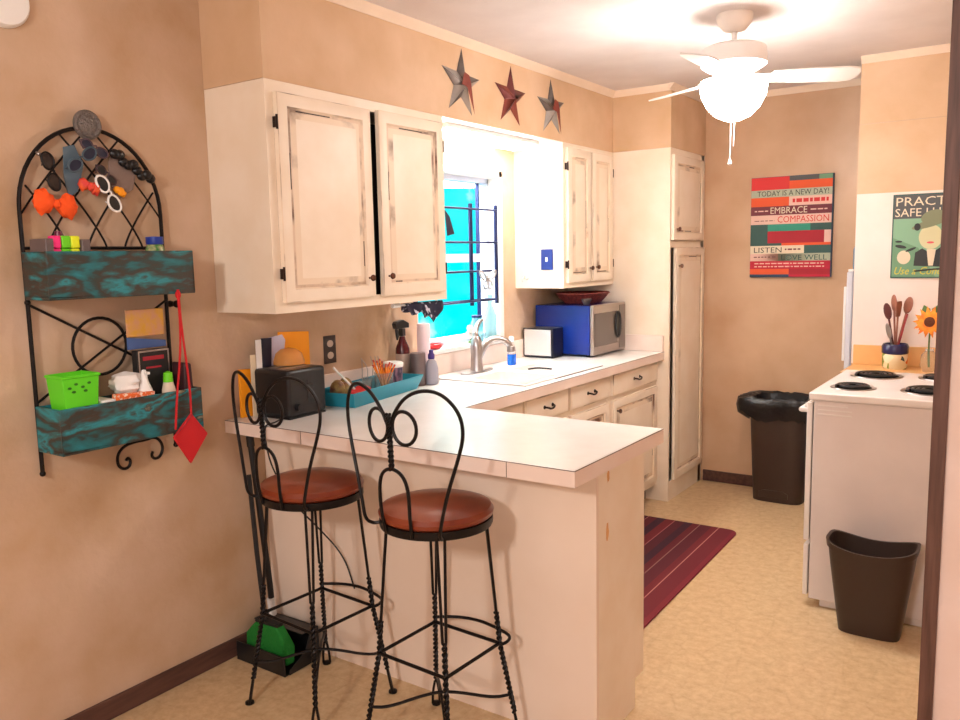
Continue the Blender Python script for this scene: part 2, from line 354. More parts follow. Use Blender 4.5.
mb = MB(); mb.box(.001, XU, .897, 1.966, ZT - .0045, ZT - .0005); struct('trim_7', mb, M['lam'])
# crown moulding along soffit, pantry soffit, back wall and alcove wall
def crown(name, p0, p1, nrm):
    p0 = Vector(p0); p1 = Vector(p1); nrm = Vector(nrm); prof = [(0, 0), (.004, 0), (.010, .008), (.016, .018), (.026, .026), (.03, .034), (0, .034)]
    mb = MB(); n = len(prof); vs = []
    for p in (p0, p1):
        for a, b in prof: vs.append(p + nrm * a + Vector((0, 0, ZC - .0345 + b)))
    fs = [tuple(range(n)), tuple(reversed(range(n, 2 * n)))] + [(i, i + n, (i + 1) % n + n, (i + 1) % n) for i in range(n)]
    mb.add(vs, fs); struct(name, mb, M['crown'])
crown('trim_2', (XU, -.092, 0), (XU, 2.596, 0), (1, 0, 0))
crown('trim_3', (XU, 2.596, 0), (.674, 2.596, 0), (0, -1, 0))
crown('trim_4', (.674, 2.56, 0), (.674, YB, 0), (1, 0, 0))
crown('trim_5', (.674, YB, 0), (2.4, YB, 0), (0, -1, 0))
crown('trim_6', (1.671, 2.601, 0), (2.42, 2.601, 0), (0, -1, 0))
mb = MB(); mb.box(0, .013, -4.2, .093, 0.0, .072); struct('baseboard_left', mb, M['basewood'], .003)
mb = MB(); mb.box(.69, 2.42, YB - .014, YB, 0.0, .072); struct('baseboard_back', mb, M['basewood'], .003)

# window
wf = MB(); fx0, fx1 = -.13, -.06
wf.box(fx0, fx1, WY0, WY0 + .03, WZ0, WZ1).box(fx0, fx1, WY1 - .018, WY1, WZ0, WZ1).box(fx0, fx1, WY0, WY1, WZ1 - .03, WZ1).box(fx0, fx1, WY0, WY1, WZ0, WZ0 + .035)
win = solo('window_1', None, None, wf, mat('window_frame_paint', c(206, 212, 230), .5), loc=(0, 0, 0), kind='structure')
mb = MB(); mb.box(-.115, -.085, WY0 + .03, WY1 - .03, 1.47, 1.515); part(win, 'meeting_rail', mb, mat('rail_paint', c(196, 200, 222), .5))
mb = MB(); mb.box(-.11, -.09, WY1 - .062, WY1 - .050, WZ0 + .03, WZ1 - .03); part(win, 'sash_stile', mb, M['rackblue'])
mb = MB(); mb.box(-.102, -.098, WY0 + .03, WY1 - .03, WZ0 + .03, WZ1 - .03); part(win, 'window_pane', mb, M['glass'])
mb = MB(); mb.box(-.0595, .0, WY1 - .006, WY1 - .0005, WZ0, WZ1).box(-.0595, 0, WY0 + .0005, WY0 + .006, WZ0, WZ1).box(-.0595, 0, WY0, WY1, WZ1 - .006, WZ1 - .0005); part(win, 'reveal_lining', mb, M['white'])
mb = MB(); mb.box(.0, .008, WY1, WY1 + .03, WZ0 - .02, WZ1 + .03).box(0, .008, WY0 - .03, WY1 + .03, WZ1, WZ1 + .03); part(win, 'window_casing', mb, M['white'])
mb = MB(); mb.box(-.0595, .035, WY0 - .11, WY1 + .02, WZ0 - .022, WZ0 + .0005); part(win, 'window_sill', mb, M['lam'], .003)

# ================================================================== CABINETS
DP = [(0, 0), (0, .018), (.003, .020), (.044, .020), (.050, .013), (.060, .013), (.082, .019), (.086, .0195)]
DM = [0, 1, 0, 1, 2, 1, 0]
def door(parent, name, x, y0, y1, z0, z1, knob=None, hinge=None, label=None, axis='X'):
    mb = MB().rings(x, y0, y1, z0, z1, DP, DM)
    # rubbed strokes where paint has worn off the panel ridge
    rnd = random.Random(int(1000 * (y0 + z0)))
    for _ in range(4):
        L = rnd.uniform(.03, .16); 
        if rnd.random() < .6:
            yy = rnd.choice((y0 + .053, y1 - .055)); zz = rnd.uniform(z0 + .1, z1 - .25); mb.box(x + .0131, x + .0136, yy - .002, yy + .002, zz, zz + L, 3)
        else:
            zz = rnd.choice((z0 + .054, z1 - .055)); yy = rnd.uniform(y0 + .06, max(y0 + .07, y1 - .22)); mb.box(x + .0131, x + .0136, yy, min(yy + L, y1 - .06), zz - .002, zz + .002, 3)
    d = part(parent, name, mb, [M['cab'], M['worn'], M['worn2'], M['pull']])
    if label: d['label'] = label
    if knob:
        k = MB().lathe([(.004, 0), (.004, .012), (.010, .015), (.013, .020), (.011, .026), (0, .028)], x + .019, knob[0], knob[1], n=14, axis='X'); part(d, 'knob', k, M['knob'])
    if hinge is not None:
        for zz in (z0 + .10, z1 - .10):
            h = MB().tube([(x + .0185, hinge, zz - .024), (x + .0185, hinge, zz + .024)], .0042, 8).box(x - .001, x + .015, hinge - .002, hinge + .002, zz - .018, zz + .018); part(d, 'hinge', h, M['pull'])
    return d
def shell(parent, x1, y0, y1, z0, z1, fr=.035, doors=(), x0=0.001):
    mb = MB(); t = .016
    mb.box(x0, x1 - .018, y0, y0 + t, z0, z1).box(x0, x1 - .018, y1 - t, y1, z0, z1).box(x0, x1 - .002, y0 + t, y1 - t, z0, z0 + t).box(x0, x1 - .002, y0 + t, y1 - t, z1 - t, z1)
    mb.box(x1 - .018, x1 + .0005, y0, y0 + fr, z0, z1).box(x1 - .018, x1 + .0005, y1 - fr, y1, z0, z1).box(x1 - .018, x1 + .0005, y0 + fr, y1 - fr, z0, z0 + fr + .006).box(x1 - .018, x1 + .0005, y0 + fr, y1 - fr, z1 - fr - .006, z1)
    part(parent, 'body', mb, M['cab'])
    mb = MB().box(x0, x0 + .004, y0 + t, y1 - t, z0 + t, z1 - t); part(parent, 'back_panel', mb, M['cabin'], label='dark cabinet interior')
uc = thing('wall_cabinet', 'large cream distressed wall cabinet with a dark gap between its two doors', 'cabinet', (0.001, .4, 1.316), group=None)
shell(uc, XU, -.090, .895, 1.316, 2.101)
door(uc, 'door', XU + .001, -.055, .410, 1.352, 2.062, knob=(.372, 1.425), hinge=-.058)
door(uc, 'door', XU + .001, .458, .868, 1.352, 2.068, knob=(.488, 1.429), hinge=.871)
uc = thing('wall_cabinet', 'smaller cream two-door wall cabinet above the microwave, right of the window', 'cabinet', (0.001, 2.28, 1.316))
shell(uc, XU, 1.968, 2.594, 1.316, 2.101)
door(uc, 'door', XU + .001, 1.995, 2.268, 1.345, 2.075, knob=(2.245, 1.421), hinge=1.992)
door(uc, 'door', XU + .001, 2.290, 2.555, 1.345, 2.075, knob=(2.325, 1.425), hinge=2.558)
pc = thing('pantry_cabinet', 'tall cream pantry cabinet in the corner beside the back wall with two stacked doors', 'cabinet', (.001, 2.9, 0))
mb = MB().box(.001, .672, 2.597, 2.613, 0, 2.101).box(.001, .656, 3.163, 3.178, 0, 2.101).box(.001, .672, 2.613, 3.163, 1.53, 1.57).box(.001, .672, 2.613, 3.163, 2.06, 2.101).box(.001, .672, 2.613, 3.163, .0, .12).box(.654, .672, 3.12, 3.178, 0, 2.101)
part(pc, 'body', mb, M['cab'])
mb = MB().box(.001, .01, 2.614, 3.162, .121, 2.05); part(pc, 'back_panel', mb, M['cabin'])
door(pc, 'door', .673, 2.613, 3.118, 1.572, 2.062, knob=(2.65, 1.635))
door(pc, 'door', .673, 2.655, 3.138, .125, 1.528, knob=(2.69, 1.42))

def pull(parent, x, y, z, L=.075):
    mb = MB(); mb.tube(smooth([(x, y - L / 2, z + .003), (x + .018, y - L / 2 + .006, z + .002), (x + .022, y - .012, z - .006), (x + .022, y + .012, z - .004), (x + .018, y + L / 2 - .006, z + .004), (x, y + L / 2, z + .005)], 2), .0048, 6)
    mb.lathe([(.009, 0), (.009, .003), (0, .004)], x, y - L / 2, z + .003, n=10, axis='X').lathe([(.009, 0), (.009, .003), (0, .004)], x, y + L / 2, z + .005, n=10, axis='X')
    part(parent, 'handle', mb, M['pull'])
def base_unit(label, y0, y1, cols, loc_y):
    b = thing('base_cabinet', label, 'cabinet', (.001, loc_y, 0))
    mb = MB().box(.001, .53, y0, y1, 0.0, .10); part(b, 'plinth', mb, M['darkwood'])
    mb = MB().box(.001, .596, y0 + .0005, y1 - .0005, .10, .70); mb.box(.56, .596, y0 + .0005, y1 - .0005, .70, .871)
    part(b, 'body', mb, M['cab'])
    for (a, e, kn) in cols:
        mb = MB().rings(.5965, a, e, .742, .858, [(0, 0), (0, .016), (.006, .02), (.02, .0205)], [0, 1, 0]); d = part(b, 'drawer', mb, [M['cab'], M['worn']]); pull(d, .617, (a + e) / 2, .80)
        door(b, 'door', .5965, a, e, .125, .715, knob=(kn, .655))
    return b
base_unit('cream base cabinet in the inner corner where the peninsula meets the sink run', .60, 1.038, [(.66, 1.03, .70)], .8)
base_unit('cream sink base cabinet with two drawers under the sink counter', 1.04, 1.915, [(1.052, 1.452, 1.42), (1.482, 1.90, 1.52)], 1.5)
base_unit('cream base cabinet with one wide drawer next to the tall pantry', 1.917, 2.594, [(1.955, 2.562, 2.0)], 2.25)

pn = thing('peninsula_cabinet', 'cream painted peninsula cabinet below the breakfast bar with plain back panel', 'cabinet', (.72, .27, 0))
mb = MB().box(.001, 1.419, .110, .43, .10, .871).box(.001, 1.419, .110, .375, 0, .10); part(pn, 'body', mb, M['cab'])
mb = MB().box(.001, 1.436, .094, .1095, 0, .871); part(pn, 'back_panel', mb, mat('cream_panel_paint', c(236, 212, 192), .5, col2=c(242, 220, 202), scale=3, detail=6, bump=.05, bscale=12), label='plain cream back panel facing the stools')
mb = MB().prism([(.1098, 0), (.375, 0), (.375, .10), (.445, .10), (.445, .871), (.1098, .871)], 'X', 1.4195, 1.436); part(pn, 'side_panel', mb, M['cab'], label='cream end panel with two chipped spots')
def blob(cy, cz, w, h, seed):
    r = random.Random(seed); return [(cy + w * math.cos(t * PI / 6) * r.uniform(.7, 1.1), cz + h * math.sin(t * PI / 6) * r.uniform(.75, 1.1)) for t in range(12)]
_chip = mat('bare_wood_chip', c(214, 160, 104), .7)
part(pn, 'chipped_paint', MB().prism(blob(.174, .838, .009, .022, 1), 'X', 1.4362, 1.4366), _chip, label='upper bare wood chip in the paint')
part(pn, 'chipped_paint', MB().prism(blob(.168, .665, .010, .033, 2), 'X', 1.4362, 1.4366), _chip, label='lower bare wood chip in the paint')

# countertop (L shaped)
SX0, SX1, SY0, SY1 = .10, .575, 1.12, 1.845
ct = thing('countertop', 'white laminate countertop forming the breakfast bar and sink run', 'countertop', (.7, .3, .872))
zt0, zt1 = .8725, .915
mb = MB().box(.0015, 1.458, -.083, .547, zt0, zt1).box(.0015, .641, .547, SY0, zt0, zt1).box(.0015, .641, SY1, 2.595, zt0, zt1).box(.0015, SX0, SY0, SY1, zt0, zt1).box(SX1, .641, SY0, SY1, zt0, zt1)
part(ct, 'worktop', mb, M['lam'])
mb = MB(); z0, z1 = .868, .9125
mb.box(.0015, 1.4612, -.0862, -.0832, z0, z1).box(1.4582, 1.4612, -.0832, .5472, z0, z1).box(.641, 1.458, .5472, .5502, z0, z1).box(.6412, .6442, .5502, 2.595, z0, z1)
part(ct, 'edge_strip', mb, M['lamedge'], label='cream edge strip')
mb = MB(); mb.box(.0015, 1.4618, -.0866, -.0838, .9127, .9144).box(1.4588, 1.4618, -.0838, .5472, .9127, .9144).box(.6418, .6448, .5502, 2.595, .9127, .9144)
for xx in (.40, .80, 1.24): mb.box(xx, xx + .002, -.0868, -.0862, z0, z1)
part(ct, 'seam_line', mb, M['line'], label='dark line along the edge')
mb = MB().box(.0015, .016, .0, 2.595, .9155, 1.018).box(.017, .640, 2.578, 2.595, .9155, 1.012); part(ct, 'backsplash', mb, M['lamedge'], .002)

# kitchen sink
sk = thing('kitchen_sink', 'white double-bowl drop-in kitchen sink in the counter under the window', 'sink', (.34, 1.48, .9155))
def bowl(mb, x0, x1, y0, y1, zt, zb):
    mb.rings(zt, y0, y1, x0, x1, [(0, 0), (.012, -.01), (.02, -(zt - zb)), (.06, -(zt - zb) - .01)])
zr = .923
mb = MB()
def zrings(mb, x0, x1, y0, y1, prof, mi=0):
    vs = []; fs = []
    for ins, z in prof:
        for k in range(4):
            cx = (x1 - ins - .03) if k in (0, 3) else (x0 + ins + .03); cy = (y1 - ins - .03) if k in (0, 1) else (y0 + ins + .03)
            for j in range(5):
                a = PI / 2 * k + PI / 2 * j / 4; vs.append((cx + .03 * math.cos(a), cy + .03 * math.sin(a), z))
    n = 20
    for i in range(len(prof) - 1):
        for k in range(n): fs.append((i * n + k, i * n + (k + 1) % n, (i + 1) * n + (k + 1) % n, (i + 1) * n + k))
    fs.append(tuple((len(prof) - 1) * n + k for k in range(n))); mb.add(vs, fs, mi)
mb = MB(); zrings(mb, .205, .56, 1.14, 1.485, [(-.012, .9185), (0, .922), (.012, .915), (.018, .80), (.03, .775), (.06, .772)]); part(sk, 'basin', mb, M['enamel'])
mb = MB(); zrings(mb, .205, .56, 1.50, 1.83, [(-.012, .9185), (0, .922), (.012, .915), (.018, .80), (.03, .775), (.06, .772)]); part(sk, 'basin', mb, M['enamel'])
mb = MB(); mb.box(.085, .2, 1.09, 1.86, .9158, .9215).box(.565, .595, 1.09, 1.86, .9158, .9215).box(.2, .565, 1.09, 1.135, .9158, .9215).box(.2, .565, 1.835, 1.86, .9158, .9215).box(.2, .565, 1.484, 1.501, .9158, .9215); part(sk, 'rim', mb, M['enamel'], .002)
mb = MB(); mb.box(.58, .5985, 1.36, 1.8635, .9153, .918).box(.081, .5985, 1.8605, 1.8635, .9153, .918).box(.0815, .0845, 1.07, 1.86, .9153, .918); part(sk, 'caulk_line', mb, M['line'], label='dark gap line around the rim')

# faucet
fa = thing('kitchen_faucet', 'brushed metal single-lever kitchen faucet with curved spout behind the sink', 'faucet', (.15, 1.345, .922))
pr = [(.152 + .028 * math.cos(t), 1.345 + (.095 if math.sin(t) > 0 else -.095) + .028 * math.sin(t)) for t in [2 * PI * k / 24 for k in range(24)]]
mb = MB().prism(pr, 'Z', .9218, .932); part(fa, 'deck_plate', mb, M['chrome'], .003)
mb = MB().lathe([(.034, 0), (.031, .02), (.029, .08), (.030, .12), (.026, .15), (.016, .17), (0, .174)], .152, 1.345, .9322, n=20); part(fa, 'body', mb, M['chrome'])
mb = MB().tube(smooth([(.155, 1.35, .98), (.175, 1.375, 1.05), (.195, 1.42, 1.085), (.225, 1.46, 1.082), (.25, 1.485, 1.062), (.262, 1.497, 1.035)], 3), .019, 12, r2=.016).lathe([(.016, 0), (.022, -.004), (.023, -.03), (.018, -.034), (0, -.034)], .262, 1.497, 1.045, n=16); part(fa, 'spout', mb, M['chrome'])
mb = MB().tube(smooth([(.150, 1.345, 1.09), (.145, 1.35, 1.125), (.135, 1.38, 1.155), (.128, 1.42, 1.175), (.125, 1.445, 1.178)], 3), .017, 10, r2=.007); part(fa, 'lever', mb, M['chrome'])

# stove-side counter
sc_ = thing('side_counter', 'honey coloured laminate counter with upstand behind the stove', 'counter', (2.0, 2.42, 0))
mb = MB().box(1.70, 2.40, 2.265, 2.594, .0, .865); part(sc_, 'body', mb, M['cab'])
mb = MB().box(1.685, 2.41, 2.255, 2.5945, .866, .905); part(sc_, 'worktop', mb, M['butcher'], .002)
mb = MB().box(1.685, 2.41, 2.574, 2.5945, .9055, 1.005); part(sc_, 'upstand', mb, M['butcher'], .002)

# ================================================================== STOVE
SX, SY = 1.711, 1.488
st = thing('electric_stove', 'white electric coil stove at right seen from its side panel', 'stove', (2.03, 1.87, 0))
mb = MB().box(SX + .02, 2.36, SY + .008, SY + .752, .035, .885).box(SX + .06, 2.33, SY + .03, SY + .73, 0, .035); part(st, 'body', mb, M['enamelside'], .004)
mb = MB().box(SX, 2.37, SY, SY + .76, .886, .918); part(st, 'cooktop', mb, M['enamel'], .006)
mb = MB().box(SX - .008, SX + .014, SY + .012, SY + .748, .285, .875); od = part(st, 'oven_door', mb, M['enamel'], .004)
mb = MB().tube([(SX - .008, SY + .08, .83), (SX - .045, SY + .08, .83), (SX - .045, SY + .68, .83), (SX - .008, SY + .68, .83)], .011, 8); part(od, 'handle', mb, M['enamel'])
mb = MB().box(SX - .006, SX + .014, SY + .012, SY + .748, .045, .268); part(st, 'drawer', mb, M['enamel'], .004)
mb = MB().box(2.30, 2.368, SY + .01, SY + .75, .9185, 1.05); bg = part(st, 'backguard', mb, M['enamel'], .006)
for k in range(5):
    mb = MB().lathe([(.022, 0), (.020, -.02), (0, -.022)], 2.30, SY + .10 + k * .14, 1.0, n=14, axis='X'); part(bg, 'knob', mb, M['black'])
mb = MB()
for k in range(3): mb.box(SX + .035, SX + .165 - (.015 if k == 2 else 0), SY + .0055, SY + .0082, .826 + .018 * k, .832 + .018 * k)
part(st, 'vent_rib', mb, M['enamel'], .001)
mb = MB()
for k in range(3): mb.box(SX + .036, SX + .163, SY + .0066, SY + .0078, .833 + .018 * k, .836 + .018 * k)
def burner(cx, cy, r):
    b = part(st, 'burner', MB().lathe([(r + .018, 0), (r + .016, .004), (r + .006, .0045), (r, .001), (r * .3, -.0)], cx, cy, .9185, n=32), M['chrome'])
    mb = MB(); pts = []
    T = 3.6
    for i in range(150):
        t = i / 149; rr = .018 + (r - .024) * t; a = 2 * PI * T * t; pts.append((cx + rr * math.cos(a), cy + rr * math.sin(a), .9275))
    mb.tube(pts, .0062, 6); part(b, 'coil', mb, M['black'])
    mb = MB().lathe([(r, 0), (r * .5, -.0), (0.001, -.0)], cx, cy, .9205, n=24); part(b, 'drip_bowl', mb, M['blackm'])
burner(1.875, 2.075, .092); burner(1.845, 1.685, .072); burner(2.13, 2.11, .072); burner(2.13, 1.71, .092)

# ================================================================== FRIDGE sliver
fr = thing('refrigerator', 'narrow visible edge of a pale refrigerator behind the stove alcove wall', 'refrigerator', (1.95, 2.9, 0))
mb = MB().box(1.652, 2.30, 2.70, 3.15, .02, 1.385); part(fr, 'body', mb, M['fridge'], .008)
mb = MB().box(1.618, 1.650, 2.70, 3.15, .05, 1.38); d = part(fr, 'door', mb, M['fridge'], .008)
mb = MB().box(1.604, 1.617, 2.71, 2.73, .9, 1.3); part(d, 'handle', mb, M['white'], .003)
mb = MB().box(1.622, 1.648, 2.712, 2.74, 1.38, 1.392); part(d, 'hinge_cap', mb, M['white'], .002)
mb = MB().box(1.656, 1.668, 2.698, 2.6995, 1.14, 1.30, 0); solo('paper_note', 'small brown and white paper note stuck on the refrigerator side', 'note', mb, mat('brown_note', c(170, 120, 100), .7, col2=c(230, 220, 215), scale=60), group=None)
mb = MB().box(1.655, 1.669, 2.698, 2.6995, .95, 1.11, 0); solo('paper_note', 'small blue and white note stuck lower on the refrigerator side', 'note', mb, mat('blue_note', c(70, 120, 170), .7, col2=c(220, 226, 236), scale=60))
wbt = thing('plastic_bottle', 'pale blue bottle with white cap standing on top of the refrigerator', 'bottle', (1.662, 2.76, 1.386))
mb = MB().lathe([(.024, 0), (.027, .02), (.027, .11), (.012, .145), (.012, .155)], 1.662, 2.76, 1.386, n=16); part(wbt, 'bottle_body', mb, mat('pale_blue_plastic', c(130, 158, 176), .25))
mb = MB().lathe([(.018, 0), (.018, .012), (0, .013)], 1.662, 2.76, 1.541, n=14); part(wbt, 'cap', mb, M['white'])
oc = thing('overhead_cabinet', 'overhead cabinet behind the alcove wall showing only its dark round knob', 'cabinet', (2.0, 2.9, 1.62))
mb = MB().box(1.684, 2.3, 2.66, 3.16, 1.60, 2.1); part(oc, 'body', mb, M['cab'])
mb = MB().lathe([(.004, 0), (.004, -.016), (.013, -.02), (.012, -.028), (0, -.03)], 1.683, 2.70, 1.688, n=12, axis='X'); part(oc, 'knob', mb, M['pull'])

# ================================================================== CEILING FAN
FX, FY = 1.39, 1.45
fn = thing('ceiling_fan', 'white ceiling fan with a glowing frosted light bowl and pull chain', 'ceiling fan', (FX, FY, ZC))
mb = MB().lathe([(.072, 0), (.072, -.015), (.066, -.035), (.045, -.062), (.020, -.070), (.016, -.072)], FX, FY, ZC - .0005, n=32); part(fn, 'canopy', mb, mat('cream_canopy', c(238, 226, 216), .4))
mb = MB().lathe([(.012, 0), (.012, -.08)], FX, FY, ZC - .07, n=12); part(fn, 'downrod', mb, M['fanwhite'])
mb = MB().lathe([(.03, .0), (.10, -.008), (.125, -.02), (.13, -.05), (.13, -.085), (.10, -.105), (.07, -.11)], FX, FY, 2.338, n=36); part(fn, 'motor_housing', mb, M['fanwhite'])
a0 = math.atan2(_r.y, _r.x) - .06
for k in range(3):
    a = a0 + k * 2 * PI / 3; mb = MB(); mb.xf = Matrix.Translation((FX, FY, 2.205)) @ Matrix.Rotation(a, 4, 'Z') @ Matrix.Rotation(math.radians(-13), 4, 'X')
    ol = [(.15, -.045), (.30, -.062), (.44, -.068), (.485, -.055), (.50, -.02), (.50, .02), (.485, .055), (.44, .068), (.30, .062), (.15, .045)]
    mb.prism(ol, 'Z', -.003, .003); b = part(fn, 'blade', mb, M['fanwhite'])
    mb = MB(); mb.xf = Matrix.Translation((FX, FY, 2.212)) @ Matrix.Rotation(a, 4, 'Z'); mb.box(.08, .20, -.018, .018, -.004, .002); part(b, 'blade_bracket', mb, M['fanwhite'], .002)
mb = MB().lathe([(.055, 0), (.06, -.02), (.075, -.035)], FX, FY, 2.228, n=28); part(fn, 'light_fitter', mb, M['fanwhite'])
mb = MB().lathe([(.13, 0), (.134, -.02), (.128, -.06), (.105, -.105), (.07, -.14), (.03, -.158), (0, -.162)], FX, FY, 2.192, n=36); part(fn, 'light_bowl', mb, M['globe'], label='glowing frosted glass bowl')
mb = MB().tube([(FX - .008, FY, 2.03), (FX - .010, FY, 1.88)], .0018, 6).tube([(FX + .006, FY, 2.03), (FX + .004, FY, 1.93)], .0018, 6).lathe([(.002, 0), (.008, -.014), (.009, -.024), (0, -.03)], FX - .010, FY, 1.882, n=10); part(fn, 'pull_chain', mb, M['white'])

# light bar under the soffit over the sink
ub = thing('light_fixture', 'slim white lit light fixture under the soffit above the sink window', 'light fixture', (.16, 1.43, 2.08))
mb = MB().box(.07, .24, 1.03, 1.84, 2.078, 2.0972); part(ub, 'housing', mb, M['white'], .002)
mb = MB().box(.08, .23, 1.04, 1.83, 2.062, 2.078); part(ub, 'diffuser', mb, M['tubelight'], .004)

# ================================================================== THREE TIN STARS
def star(label, cy, cz, w, h, mats, tilt=0, sw=1):
    s_ = thing('tin_star', label, 'wall decoration', (XU + .002, cy, cz), group=None)
    def P(a, r): return (cy + r * w * math.sin(a + tilt), cz + r * h * math.cos(a + tilt))
    hub = (XU + .032, cy, cz - .01)
    for half in (0, 1):
        mb = MB()
        for k in range(5):
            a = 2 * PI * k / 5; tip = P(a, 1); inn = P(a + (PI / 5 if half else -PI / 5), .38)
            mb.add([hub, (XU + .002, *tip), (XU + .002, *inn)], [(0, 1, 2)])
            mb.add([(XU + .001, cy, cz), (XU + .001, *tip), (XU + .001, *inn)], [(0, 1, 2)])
        part(s_, 'star_facet', mb, mats[half])  # one half of each arm takes the darker tin as painted shade
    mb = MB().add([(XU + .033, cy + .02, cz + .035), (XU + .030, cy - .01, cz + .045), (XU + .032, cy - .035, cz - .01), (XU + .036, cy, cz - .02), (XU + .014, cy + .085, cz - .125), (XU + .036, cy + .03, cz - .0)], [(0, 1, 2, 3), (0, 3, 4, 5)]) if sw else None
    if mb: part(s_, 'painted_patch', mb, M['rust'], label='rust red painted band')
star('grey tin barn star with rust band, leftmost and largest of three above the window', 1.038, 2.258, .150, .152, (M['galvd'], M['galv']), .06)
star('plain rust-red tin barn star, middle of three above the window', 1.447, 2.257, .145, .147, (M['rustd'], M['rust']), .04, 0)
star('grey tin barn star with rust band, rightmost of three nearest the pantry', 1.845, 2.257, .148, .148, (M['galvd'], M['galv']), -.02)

# ================================================================== SIGNS
sg = thing('word_sign', 'colourful patchwork word sign with striped painted rows on the back wall', 'sign', (1.211, YB - .02, 1.338))
sx0, sx1, sz0, sz1 = .975, 1.447, 1.338, 1.940; W_ = sx1 - sx0; H_ = sz1 - sz0
mb = MB().box(sx0, sx1, YB - .028, YB - .001, sz0, sz1); part(sg, 'board', mb, M['s_navy'])
rows = [(0, .125, [(0, .48, 's_red'), ]), (0, .045, [(.48, .84, 's_grey'), (.84, 1, 's_green2')]), (.045, .125, [(.48, 1, 's_orange')]),
        (.125, .2, [(0, 1, 's_sage')]), (.2, .29, [(0, .48, 's_orange'), (.48, 1, 's_pink')]), (.29, .378, [(0, 1, 's_maroon')]), (.378, .47, [(0, 1, 's_pink')]),
        (.47, .54, [(0, .22, 's_dkteal'), (.22, .75, 's_teal'), (.75, 1, 's_dkteal')]), (.54, .66, [(0, .22, 's_dkteal'), (.22, .92, 's_dkred'), (.92, 1, 's_pink')]), (.66, .685, [(0, .4, 's_dkteal'), (.4, 1, 's_orange')]),
        (.685, .765, [(0, .68, 's_cream'), (.68, 1, 's_dkteal')]), (.765, .84, [(0, .36, 's_pink'), (.36, 1, 's_sage')]), (.84, .92, [(0, 1, 's_crimson')]), (.92, .975, [(0, .5, 's_orange'), (.5, 1, 's_dkred')]), (.975, 1, [(0, .5, 's_navy'), (.5, 1, 's_crimson')])]
keys = []; mb = MB(); y = YB - .0285
for a, b_, segs in rows:
    for u0, u1, k in segs:
        if k not in keys: keys.append(k)
        mb.box(sx0 + .001 + u0 * (W_ - .006), sx0 + .001 + u1 * (W_ - .006), y - .0008, y, sz1 - .002 - b_ * (H_ - .004), sz1 - .002 - a * (H_ - .004), keys.index(k))
part(sg, 'painted_face', mb, [M[k] for k in keys])
TS = []
mb = MB(); tk = ['s_ink', 's_cream', 's_red', 's_dkteal', 's_pink', 's_maroon']
def srow(s, u0, u1, a, b_, k): text(mb, s, sx0 + u0 * W_, sx0 + u1 * W_, sz1 - b_ * H_, sz1 - a * H_, y - .0014, tk.index(k))
srow('TODAY IS A NEW DAY!', .08, .95, .138, .19, 's_ink'); srow('EMBRACE', .25, .70, .302, .366, 's_cream'); srow('COMPASSION', .34, .96, .392, .456, 's_red')
srow('LISTEN', .05, .40, .70, .753, 's_ink'); srow('LOVE WELL', .40, .95, .778, .83, 's_dkteal')
rnd = random.Random(5)
def dashes(u0, u1, a, b_, k):   # rows of small print too fine to read
    u = u0
    while u < u1:
        wd = rnd.uniform(.02, .07); mb.box(sx0 + u * W_, sx0 + min(u + wd, u1) * W_, y - .0014, y - .0008, sz1 - b_ * H_, sz1 - a * H_, tk.index(k)); u += wd + .015
dashes(.06, .92, .857, .868, 's_pink'); dashes(.06, .92, .888, .899, 's_pink'); dashes(.52, .95, .225, .262, 's_red'); dashes(.05, .22, .33, .342, 's_pink'); dashes(.74, .95, .33, .342, 's_pink'); dashes(.05, .33, .792, .802, 's_maroon'); dashes(.44, .64, .715, .73, 's_maroon'); dashes(.05, .3, .43, .437, 's_maroon')
part(sg, 'lettering', mb, [M[k] for k in tk])

s2 = thing('lunch_sign', 'green retro tin sign with a man in a hat on the wall behind the stove', 'sign', (2.01, 2.59, 1.349))
px0, px1, pz0, pz1 = 1.842, 2.19, 1.349, 1.762; yy = 2.5955
mb = MB().box(px0, px1, yy - .008, yy, pz0, pz1); part(s2, 'board', mb, M['s_dkteal'], .001)
mb = MB().box(px0 + .006, px1 - .006, yy - .009, yy - .008, pz0 + .006, pz1 - .12, 0).box(px0 + .006, px1 - .006, yy - .009, yy - .008, pz1 - .12, pz1 - .006, 1)
mb.prism([(px0 + .006, pz0 + .006), (px0 + .2, pz0 + .006), (px0 + .12, pz0 + .15), (px0 + .006, pz0 + .2)], 'Y', yy - .0096, yy - .009, 2)
part(s2, 'painted_face', mb, [M['s_mint'], M['s_grey'], M['s_green2']])
mb = MB(); y2 = yy - .0102
def el(cx, cz, rx, rz, mi, d=0, rot=0):
    pts = [(cx + rx * math.cos(t) * math.cos(rot) - rz * math.sin(t) * math.sin(rot), cz + rx * math.cos(t) * math.sin(rot) + rz * math.sin(t) * math.cos(rot)) for t in [2 * PI * k / 24 for k in range(24)]]
    mb.prism(pts, 'Y', y2 - d - .0006, y2 - d, mi)
el(2.015, 1.55, .052, .060, 0); el(2.015, 1.618, .088, .018, 1, .0006, .30); el(2.02, 1.648, .052, .032, 1, .0012, .30); el(2.015, 1.523, .016, .005, 3, .0008)
el(1.955, 1.60, .014, .018, 2, .0014)
mb.prism([(1.945, 1.41), (2.15, 1.40), (2.13, 1.48), (2.06, 1.50), (2.02, 1.47), (1.98, 1.495), (1.95, 1.475)], 'Y', y2 - .0004, y2, 2); mb.prism([(2.01, 1.41), (2.03, 1.41), (2.04, 1.49), (2.0, 1.49)], 'Y', y2 - .001, y2 - .0004, 4)
el(1.90, 1.452, .03, .034, 4, .0004); el(1.885, 1.505, .026, .008, 2, .0008, -.2); el(1.93, 1.49, .025, .006, 2, .001, .4); el(1.875, 1.53, .016, .005, 2, .0008)
mb.tube([(1.95, y2, 1.383), (2.03, y2, 1.392), (2.12, y2, 1.40)], .004, 6, mi=2)
